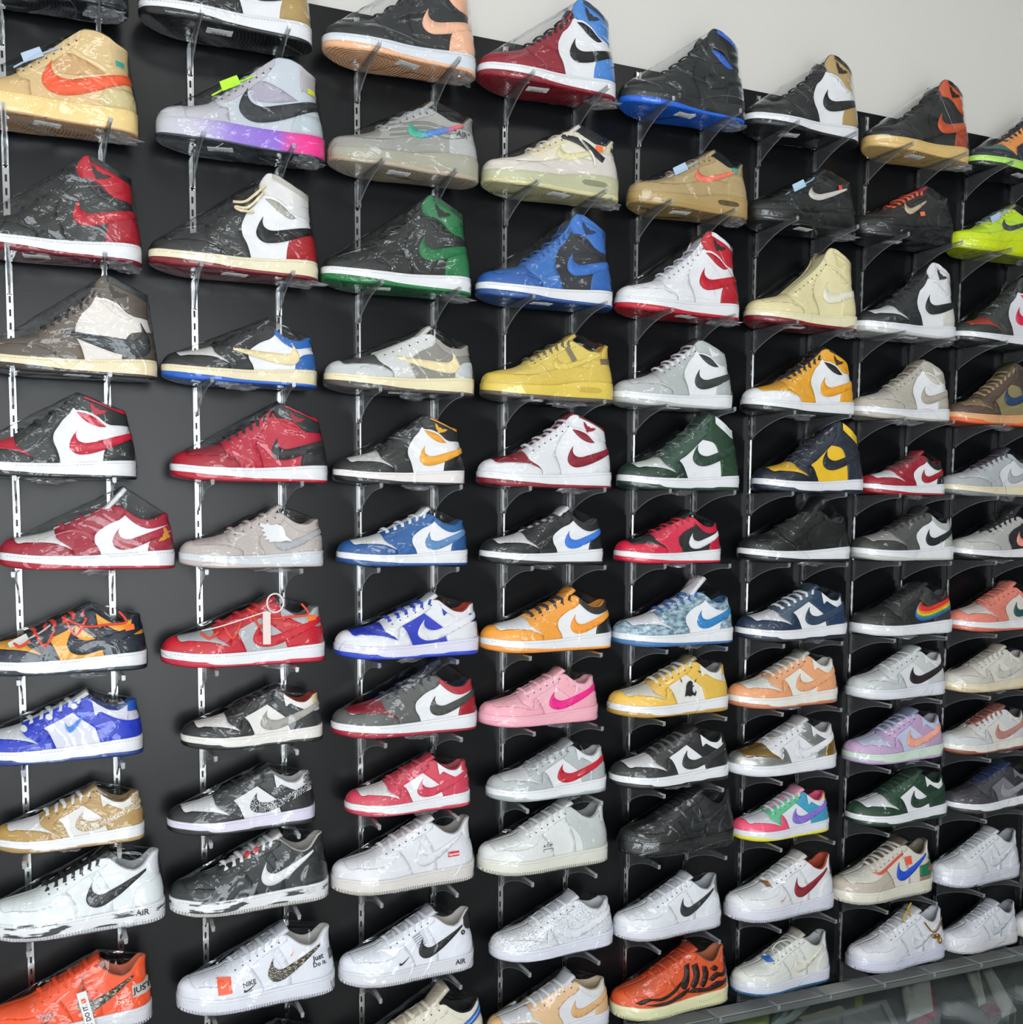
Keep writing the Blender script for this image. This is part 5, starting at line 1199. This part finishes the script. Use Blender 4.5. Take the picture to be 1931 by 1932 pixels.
shoe(3, 8, 'dunk', 'grey low-top with red stripe', 'light grey and white low sneaker with a red side stripe', (920, 1500), (1142, 1495), dict(q='#dedee1', tc='#b0b5b6', tb='#d0d1d4', ey='#b2b6b7', sw='#bd2032', hl='#aeb3b4', ht='#c9cbcc', os='#a6adaf', lc='#8d9093', tg='#a0a3a6', ln='#a9abac'))
shoe(4, 8, 'dunk', 'plain black and white low-top', 'black and white low sneaker with black stripe on a black outsole', (1148, 1475), (1378, 1467), dict(q=W, tc='#333434', tb='#dcdcde', ey='#3e3f3e', sw='#333434', hl='#242526', ht='#1e1f21', os='#1a1b1c', lc='#5a5b5c', tg='#2a2526', ln='#1c1d1f'))
shoe(5, 8, 'dunk', 'silver, gold and white low-top', 'metallic silver and gold low sneaker with white side panel and stripe', (1375, 1450), (1573, 1443), dict(q='#e0e0e3', tc='silver', tb='gold', ey='#dcdcdf', sw='#e0e0e4', hl='silver', ht='#d6d6d8', os='#d8d8e0', lc='#c9c9cb', tg='#c2c2c2', ln='#a9aaa9'), fx=lambda root, S: panel_on(root, S, 'gold_heel', [(24.0, 0, 1), (25.0, 6.0), (27, 7.0), (31, 7.4, 1), (31, 0, 1)], M('gold'), .22))
shoe(6, 8, 'dunk', 'lilac low-top with peach stripe', 'lilac and periwinkle low sneaker with peach stripe and mint midsole', (1594, 1430), (1779, 1420), dict(q='#bfc5dd', tc='#bfa2c4', tb='#c0c5da', ey='#bfa0c3', sw='#efa68e', hl='#b79aba', ht='#c0c6da', ms='#cfe0d0', os='#bda4c6', lc='#b3b7cc', tg='#7f86a0', ln='#9a94a0'))
shoe(7, 8, 'dunk', 'off-white low-top with rose-brown stripe', 'off-white low sneaker with rose-brown stripe, laces and outsole', (1775, 1405), None, dict(q='#d8d2cb', tc='#c6c9cc', tb='#d0cdc9', ey='#d0d0ce', sw='#b6827a', hl='#c9c9c8', ms='#e2ded4', os='#8a4b3c', lc='#985c52', tg='#8a544c'))
# row 9
shoe(0, 9, 'af', 'white low-top with black stripe and streaked sole', 'white thick-soled low sneaker with black stripe, black laces and paint-streaked sole', (-30, 1780), (315, 1745), dict(q='#dfe4e6', sw='#2c2c2e', ms='paint_sole', os='#dcdde4', lc='#1c1d20', tg='#24252a', ln='#b9bbbe', air='#2b2d33', eye='#33343a', ht='#e0e2e8'))
shoe(1, 9, 'af', 'black low-top with white stripe and streaked sole', 'black thick-soled low sneaker with white stripe, white laces and paint-streaked sole', (320, 1720), (622, 1700), dict(q='#2b2e2f', sw='#dedee1', ms='paint_sole', os='#d8d6d0', lc='#dfdfe1', tg='#c9c6c2', ln='#b3afa8', air='#c9c6c0', ht='#2b2e2f', cl='#dedee0'), fx=fx_lace_tags)
shoe(2, 9, 'af', 'white low-top with red box logo', 'white thick-soled low sneaker with a small red rectangular logo near its heel', (620, 1675), (897, 1655), dict(q='#dcdce2', sw='#dadae0', ms='#d6d0cb', os='#d3ccc6', lc='#dedee2', tg='#d5d3d4', ln='#a9a2a0'), fx=fx_box_logo)
shoe(3, 9, 'af', 'white low-top with grey heel', 'white thick-soled low sneaker with grey back half and small bracket print', (893, 1640), (1154, 1620), dict(q='#dadcda', hl='#bcc1bf', ht='#dadbda', sw='none', ms='#d9d7cc', os='#d6d3c4', lc='#cfd0cf', tg='#c6c8c6', ln='#a3a4a2'), fx=many(fx_acw, lambda root, S: panel_on(root, S, 'grey_overlay', [(19.6, 30, 1), (18.2, 9.8, 1), (21.5, 6.2), (22.4, 0, 1), (31, 0, 1), (31, 8.4, 1), (26.6, 8.6, 1), (25.0, 30, 1)], M('#bcc1bf'), .2)))
shoe(4, 9, 'af', 'all-black thick-soled low-top', 'all-black thick-soled low sneaker in loose glossy wrap', (1170, 1610), (1383, 1590), dict(q='#232525', sw='#26292a', ms='#1f2121', os='#1a1c1c', lc='#202223', tg='#1d1f20', ln='#18191a', st=None))
shoe(5, 9, 'dunk', 'multicolour pastel low-top', 'multicolour low sneaker, pink toe, green laces panel, blue heel, purple stripe, yellow outsole', (1384, 1575), (1560, 1570), dict(q='#dedee4', tc='#ea5576', tb='#d2d2d9', ey='#62ba8e', sw='#866fc8', hl='#3f9abb', ht='#d8c84a', ms='#e0e0e8', os='#e6da3c', lc='#cfcfd8', tg='#e8a0b8', ln='#e8567c'))
shoe(6, 9, 'dunk', 'dark green and white low-top', 'dark green and white low sneaker with green outsole and red tongue label', (1587, 1550), (1795, 1540), dict(q=W, tc='#23402f', tb='#dcdcdf', ey='#2d4c3a', sw='#264132', hl='#213d2d', ht='#1c3626', os='#1d3a2a', lc='#2a4636', tg='#213a2c', ln='#1a3224'))
shoe(7, 9, 'dunk', 'charcoal low-top with grey side patch', 'charcoal low sneaker with grey side patch and stripe, navy tongue, white midsole', (1787, 1520), None, dict(q='#77757d', tc='#454349', tb='#403f44', ey='#47464b', sw='#96949c', hl='#37363c', ht='#9a9aa0', os='#3a3636', lc='#22305a', tg='#1c2c52', ln='#15161a'))
# row 10
shoe(0, 10, 'af', 'bright orange low-top', 'bright orange thick-soled low sneaker with collage-print stripe and white hang tag', None, (288, 1925), dict(q='#ee5222', sw='newsprint', ms='#d2d2d8', os='#cfcfd6', lc='#e64a1e', tg='#e84e22', ln='#d86a4a', ht='#ee5826', eye='#8a2f16'), fx=fx_orange_af)
shoe(1, 10, 'af', 'white low-top with orange square', 'white thick-soled low sneaker with orange square label and collage-print stripe', (328, 1905), (637, 1880), dict(q='#dddfe8', sw='newsprint', ms='#d8d9e2', os='#d6d6e0', lc='#c9ccd6', tg='#d2d4dc', ln='#c2c0bc'), fx=fx_jdi)
shoe(2, 10, 'af', 'white low-top with black heel tab', 'white thick-soled low sneaker with black stripe, black heel tab and lettering on the sole', (640, 1850), (893, 1830), dict(q='#e0e2ea', sw='#242527', ms='#d6d6dc', os='#d9d9e2', lc='#d8dae2', tg='#c9cad2', ln='#c4beb8', ht='#2c2d2f', air='#1d1e21'), fx=fx_utility)
shoe(3, 10, 'dunk', 'white paisley low-top', 'white low sneaker covered in pale grey paisley print with plain white stripe', (926, 1800), (1157, 1795), dict(q='paisley_white', tc='paisley_white', sw='#dedfe6', hl='paisley_white', ey='paisley_white', ht='#dadbe2', ms='#dcdce8', os='#d6d6e2', lc='#d8dae2', tg='#cfd1d8', ln='#c6c6cc'))
shoe(4, 10, 'af', 'white low-top with charcoal stripe', 'white thick-soled low sneaker with charcoal stripe and silver heel tab', (1157, 1755), (1357, 1745), dict(q='#dfe1e6', sw='#2f3133', ms='#dcdce4', os='#d8d8e0', lc='#d2d4da', tg='#cdd0d6', ln='#a8abb0', ht='silver'))
shoe(5, 10, 'af', 'white low-top with dark red stripe', 'white thick-soled low sneaker with dark red stripe and tiny copper check', (1372, 1712), (1569, 1700), dict(q='#dfdfe3', sw='#8a2230', ms='#d9d9e4', os='#d6d6e0', lc='#dcdce0', tg='#d2cfd0', ln='#b3472e', ht='#dcdce0'), fx=fx_minigold)
shoe(6, 10, 'af', 'beige low-top with layered patches', 'beige thick-soled low sneaker with layered blue stripe, green heel patch and red trim', (1567, 1690), (1758, 1670), dict(q='#d8d1c4', tc='#bcb0a3', tb='#d3d0c6', ey='#cbc3b8', sw='#2452cc', hl='#9a7f6c', ht='#e0dccf', ms='#e0dacb', os='#d8d0bd', lc='#d2ccc0', tg='#6a5a50', ln='#7a6e62'), fx=fx_shadow)
shoe(7, 10, 'af', 'white low-top with block sole', 'plain white thick-soled low sneaker with block pattern moulded in its sole', (1763, 1660), None, dict(q='#dadbe1', sw='#d6d7de', ms='#d8d8e2', os='#d6d6e0', lc='#cfd1d6', tg='#c6c8cc', ln='#9fa2a6'), fx=fx_pixel)
# row 11
shoe(1, 11, 'dunk', 'dark low-top below the orange-square one', 'dark low sneaker whose wrapped collar peeps up below the orange-square white one', (330, 2075), (620, 2060), dict(q='#26282b', tc='#222427', ms='#d2d2d6', os='#1c1d1f'))
shoe(2, 11, 'lowt', 'cream low-top with blue lines', 'cream low sneaker with black lining, cream laces and blue diagonal lines', (650, 2010), (912, 1990), dict(q='#ddd6c5', tc='#dad3c2', sw='none', cl='#dcd5c4', hl='#dcd5c4', ms='#dcd8ce', os='#3a5a9a', lc='#dcd2bd', tg='#c9bda9', ln='#15181c'), fx=fx_stripes)
shoe(3, 11, 'low', 'honey and white low-top', 'honey tan and white low sneaker with white laces', (920, 1950), (1147, 1945), dict(q='#dcdce0', tc='#deb587', tb='#d6d6d8', ey='#e0bb92', sw='#d8ab78', hl='#dcb68a', cl='#d9d6d4', ms='#dcdce4', os='#d8c8b0', lc='#dcdce0', tg='#cfcfd4', ln='#c9b99c'))
shoe(4, 11, 'af', 'orange low-top with bone print', 'orange thick-soled low sneaker with dark bone print and pale yellow sole', (1143, 1885), (1381, 1885), dict(q='#dc572c', sw='none', ms='#e3dfb4', os='#ddd8a8', lc='#d24e28', tg='#c84a28', ln='#b86a48', st=None, ht='#d8552e', eye='#7a2a16'), fx=fx_bones)
shoe(5, 11, 'af', 'off-white low-top with blue outsole', 'off-white thick-soled low sneaker with translucent-blue outsole and blue lace tag', (1385, 1840), (1561, 1845), dict(q='#dcdcd5', sw='#dfdccb', ms='#d9d9e4', os='#3f76ac', lc='#d6d6d3', tg='#b9b4a4', ln='#b3b5b6'), fx=fx_af_tagblue)
shoe(6, 11, 'af', 'white low-top with gold chain', 'white thick-soled low sneaker with gold chain and bee charm, yellow ribbon on laces', (1597, 1815), (1786, 1815), dict(q='#dddde3', sw='#dadae0', ms='#d6d6e6', os='#d2d2e2', lc='#d8d8de', tg='#cfcfd4', ln='#c6c9ce'), fx=fx_chain)
shoe(7, 11, 'af', 'white low-top with pale grey-blue stripe', 'white thick-soled low sneaker with a pale grey-blue stripe', (1777, 1780), (1921, 1775), dict(q='#dadae0', sw='#c6cad4', ms='#d8d6d8', os='#d6d4d6', lc='#cdced6', tg='#c0c0c8', ln='#8a8a90', eye='#4a4a5c'))
shoe(8, 11, 'af', 'plain white low-top past the grey-blue striped one', 'plain white thick-soled low sneaker behind the heel of the grey-blue striped one', (1912, 1750), None, dict(q='#dcdce0', sw='#d8d8de', ms='#d9d6d2', os='#d6d3cc', lc='#d8d8dc', tg='#cfcfd4'))
build_all()

# ------------------------------------------------------------------ uprights and shelf arms
P = 0.33; Q = 0.1653
UW, SW, SH, SP = 0.0058, 0.0020, 0.013, 0.0242       # half width, half slot width, slot height, slot pitch


def upright_mesh():
    zb, zt = 0.33, BTOP - 0.012; bl = []
    bl += [(-UW, -SW, -0.0045, 0.0, zb, zt), (SW, UW, -0.0045, 0.0, zb, zt), (-UW, -UW + 0.0014, -0.008, -0.0045, zb, zt), (UW - 0.0014, UW, -0.008, -0.0045, zb, zt)]
    z = zb
    while z < zt:
        bl.append((-SW, SW, -0.0044, 0.0, z, min(z + SP - SH, zt))); z += SP
    return boxes(bl, 'upright')


UM = upright_mesh()
TOPS = {c: s for c, r, s, d in ARMS if r == 0}
TOPS[8] = None
for c in range(0, 9):
    for k in (0, 1):
        o = put('slotted_upright', UM, CHROME, None, (c * P + k * Q, -0.0002, 0))
        if c < 8: lb = 'slotted upright behind %s in column of the %s' % ('heels' if k else 'toes', TOPS[c])
        else: lb = 'slotted chrome upright past the last full column, %s one' % ('outer' if k else 'inner')
        tag(o, lb, 'upright', 'slotted uprights on the board')


def arm_mesh():
    """clear arm: flat top flange, tall at the wall, concave lower edge running out to the tip"""
    n = 14; top, low = [], []; Lr = 0.168
    for i in range(n + 1):
        t = i / n; y = -0.006 - (Lr - 0.006) * t; top.append((y, -0.0022)); low.append((y, -0.0085 - 0.046 * (1 - t) ** 2.1))
    V, F = [], []; h = 0.0021
    for x in (-h, h):
        V += [(x, y, z) for y, z in top] + [(x, y, z) for y, z in low]
    m = n + 1
    for i in range(n):
        F += [(i, i + 1, m + i + 1, m + i), (2 * m + i + 1, 2 * m + i, 3 * m + i, 3 * m + i + 1), (m + i, m + i + 1, 3 * m + i + 1, 3 * m + i)]
    F += [(n, 2 * m + n, 3 * m + n, m + n), (0, m, 3 * m, 2 * m)]
    b = len(V); w = 0.0042
    V += [(-w, -0.006, -0.0024), (w, -0.006, -0.0024), (w, -Lr, -0.0024), (-w, -Lr, -0.0024), (-w, -0.006, 0), (w, -0.006, 0), (w, -Lr, 0), (-w, -Lr, 0)]
    F += [tuple(b + i for i in q) for q in ((0, 1, 2, 3), (7, 6, 5, 4), (0, 4, 5, 1), (1, 5, 6, 2), (2, 6, 7, 3), (3, 7, 4, 0))]
    return mesh('arm', V, F, False)


AM, EM = arm_mesh(), boxes([(-0.0032, 0.0032, -0.1695, -0.168, -0.0075, 0.0015)], 'end')
EDGE_V, EDGE_F = tube([(0, -0.006 - 0.162 * i / 14, -0.0087 - 0.046 * (1 - i / 14) ** 2.1) for i in range(15)], 0.0011, 5)
EDM = mesh('edge', EDGE_V, EDGE_F)
HM = boxes([(-0.0048, -0.0022, -0.012, -0.006, -0.055, 0.0), (0.0022, 0.0048, -0.012, -0.006, -0.055, 0.0), (-0.0016, 0.0016, -0.012, 0.0, -0.020, -0.008), (-0.0016, 0.0016, -0.012, 0.0, -0.050, -0.040)], 'hook')
for c, r, s, dz in ARMS:
    for k in (0, 1):
        root = empty('shelf_arm', (c * P + k * Q, -0.004, ROWZ[r] + FLOOR + dz - 0.0012))
        root.rotation_euler = (0, 0, random.uniform(-0.05, 0.05))
        tag(root, 'clear arm under the %s of the %s' % ('heel' if k else 'toe', s), 'shelf arm', 'clear arms holding the sneakers')
        a_ = put('arm', AM, ACRYL, root); put('polished_edge', EDM, ACRYL_END, a_); put('end_cap', EM, ACRYL_END, a_); put('hook_plate', HM, CHROME, root)


# ------------------------------------------------------------------ glass case at the foot of the wall
CZ = 0.31; CF = 0.262
case = empty('glass_case', (1.3, -0.32, 0.0))
tag(case, 'low glass-topped display case standing against the foot of the display board', 'display case')
GREYM = plain('#c2c3c2', 0.45, 0.0, 'grey painted rail'); INK = wall_mat('grey-green felt', '#5e6664', 200, 0.9)
GLASS = clear_mat('case glass', 0.03, (0.90, 0.93, 0.92, 1), 0.02, 1.45)
def cbox(name, b, m): return put(name, boxes([(b[0] - 1.3, b[1] - 1.3, b[2] + .32, b[3] + .32, b[4], b[5])], name), m, case)
cbox('rear_rail', (1.02, 3.6, -0.055, -0.006, CZ - 0.02, CZ), GREYM)
cbox('front_rail', (1.02, 3.6, -0.75, -0.70, CZ - 0.03, CZ), GREYM)
cbox('case_body', (1.02, 3.6, -0.75, -0.006, 0.0, CF), INK)
cbox('side_panel', (1.02, 1.04, -0.70, -0.055, CF, CZ), GREYM); cbox('side_panel', (3.58, 3.6, -0.70, -0.055, CF, CZ), GREYM)
cbox('front_pane', (1.04, 3.58, -0.748, -0.742, CF, CZ - 0.03), GLASS)
cbox('top_pane', (1.04, 3.58, -0.70, -0.055, CZ - 0.006, CZ - 0.001), GLASS)


def cloth(name, label, cat, quad, z, th, m, seed, amp=0.008):
    """folded garment: a thick rumpled sheet over a quad on the case floor"""
    n = 14; V, F = [], []
    for lay in (0, 1):
        for i in range(n + 1):
            for j in range(n + 1):
                a, b = i / n, j / n
                p = (Vector(quad[0]) * (1 - a) + Vector(quad[1]) * a) * (1 - b) + (Vector(quad[3]) * (1 - a) + Vector(quad[2]) * a) * b
                h = 0 if lay else th + amp * noise.noise(Vector((a * 5 + seed, b * 1.5, 0))) + amp * .6 * noise.noise(Vector((a * 12, b * 3, seed)))
                e = min(a, 1 - a, b, 1 - b); h *= min(1, .35 + e * 6) if not lay else 1
                V.append((p.x, p.y, z + max(h, 0.001 if not lay else 0)))
    m2 = (n + 1) ** 2
    for i in range(n):
        for j in range(n):
            a = i * (n + 1) + j; F += [(a, a + n + 1, a + n + 2, a + 1), (m2 + a, m2 + a + 1, m2 + a + n + 2, m2 + a + n + 1)]
    for i in range(n):
        for a, b in ((i, i + 1), (n * (n + 1) + i + 1, n * (n + 1) + i), ((i + 1) * (n + 1), i * (n + 1)), (i * (n + 1) + n, (i + 1) * (n + 1) + n)): F.append((a, b, b + m2, a + m2))
    o = put(name, mesh(name, V, F), m); tag(o, label, cat, 'things lying inside the glass case'); return o


def floor_pt(px, py, z):
    v = RM @ Vector(((px - 965.5) / FPX, -(py - CYP) / FPX, -1)); t = (z - CAMP[2]) / v.z; p = Vector(CAMP) + t * v
    return (p.x, min(p.y, -0.012), 0)


def fq(pts, z=0.275): return [floor_pt(x, y, z) for x, y in pts]


cloth('shirt', 'folded white shirt lying on a red garment inside the glass case', 'shirt', fq([(1690, 1850), (1745, 1838), (1762, 1905), (1712, 1925)]), CF + .0075, .012, fabric('#c9c7c2'), 3)
cloth('red_garment', 'red folded garment under the white shirt in the glass case', 'garment', fq([(1738, 1842), (1748, 1838), (1770, 1908), (1722, 1940)]), CF + .0005, .006, fabric('#b23a48'), 5, .002)
cloth('shirt_sleeve', 'long white garment strip lying beside the striped one in the glass case', 'garment', fq([(1809, 1823), (1829, 1815), (1862, 1885), (1848, 1893)]), CF + .0005, .012, fabric('#cfcdc6'), 7, .005)
cloth('shirt_sleeve', 'white garment strip with grey print beside a maroon cuff in the glass case', 'garment', fq([(1842, 1818), (1862, 1815), (1920, 1900), (1892, 1912)]), CF + .0005, .012, fabric('#c6c6c0'), 9, .005)
cloth('cuff', 'maroon cuff piece between the two white strips in the glass case', 'garment', fq([(1850, 1893), (1878, 1885), (1892, 1905), (1866, 1915)]), CF + .0005, .009, fabric('#7c2b38'), 11, .002)
cloth('yellow_strap', 'yellow-green strap lying near the tray in the glass case', 'strap', fq([(1604, 1870), (1620, 1864), (1629, 1892), (1614, 1899)]), CF + .0005, .005, fabric('#a5a54c'), 13, .001)
cloth('wrapped_garment', 'clear-wrapped pale garment beside the lime sneaker box in the glass case', 'garment', fq([(1455, 1900), (1520, 1885), (1500, 1918), (1452, 1935)]), CF + .0005, .014, fabric('#a9b8b4'), 15)
cloth('cream_paper', 'cream folded paper piece behind the tray in the glass case', 'paper', fq([(1508, 1912), (1590, 1890), (1596, 1898), (1520, 1920)]), CF + .0005, .005, fabric('#b7b39c'), 17, .002)
cloth('lime_garment', 'lime and grey folded garment in the glass case', 'garment', fq([(1370, 1918), (1445, 1902), (1452, 1932), (1372, 1945)]), CF + .0005, .014, fabric('#a9b85e'), 19, .004)

# shallow grey tray inside the case
c0, c1, c2, c3 = [Vector(floor_pt(x, y, 0.288)) for x, y in ((1500, 1930), (1672, 1886), (1700, 1940), (1540, 1985))]
tr = empty('tray', ((c0 + c1 + c2 + c3) / 4).to_tuple()[:2] + (CF + .0005,)); tag(tr, 'pale grey rimmed tray lying in the glass case under the pane', 'tray', 'things lying inside the glass case')
ctr = (c0 + c1 + c2 + c3) / 4
def quadprism(qs, z0, z1): V = [(q.x - ctr.x, q.y - ctr.y, z0) for q in qs] + [(q.x - ctr.x, q.y - ctr.y, z1) for q in qs]; return V, [(3, 2, 1, 0), (4, 5, 6, 7), (0, 1, 5, 4), (1, 2, 6, 5), (2, 3, 7, 6), (3, 0, 4, 7)]
cs = [c0, c1, c2, c3]; ci = [ctr + (q - ctr) * .86 for q in cs]
V, F = quadprism(ci, 0.0, 0.016); put('tray_base', mesh('tray_base', V, F, False), plain('#8f9190', .6), tr)
pr = [quadprism([cs[i], cs[(i + 1) % 4], ci[(i + 1) % 4], ci[i]], 0.0, 0.026) for i in range(4)]
V, F = merge(pr); put('tray_rim', mesh('tray_rim', V, F, False), plain('#9a9c9b', .5), tr)

# ------------------------------------------------------------------ ceiling lamps
LAMPM = bpy.data.materials.new('lamp diffuser'); LAMPM.use_nodes = True
b_ = LAMPM.node_tree.nodes['Principled BSDF']; b_.inputs['Emission Color'].default_value = (1, 0.98, 0.95, 1); b_.inputs['Emission Strength'].default_value = 9.0
for i, (x, y) in enumerate(((-1.0, -2.2), (0.6, -2.2), (2.2, -2.2))):
    lamp = empty('ceiling_lamp', (x, y, ZT)); tag(lamp, 'square white ceiling panel lamp ' + ('nearest the pale side wall', 'between the two others', 'nearest the dark side wall')[i], 'lamp', 'ceiling panel lamps')
    put('lamp_frame', boxes([(-.31, .31, -.31, -.295, -.03, 0), (-.31, .31, .295, .31, -.03, 0), (-.31, -.295, -.295, .295, -.03, 0), (.295, .31, -.295, .295, -.03, 0)], 'lamp_frame'), plain('#dcdcdc', .5), lamp)
    put('diffuser', boxes([(-.295, .295, -.295, .295, -.022, -.012)], 'diffuser'), LAMPM, lamp)
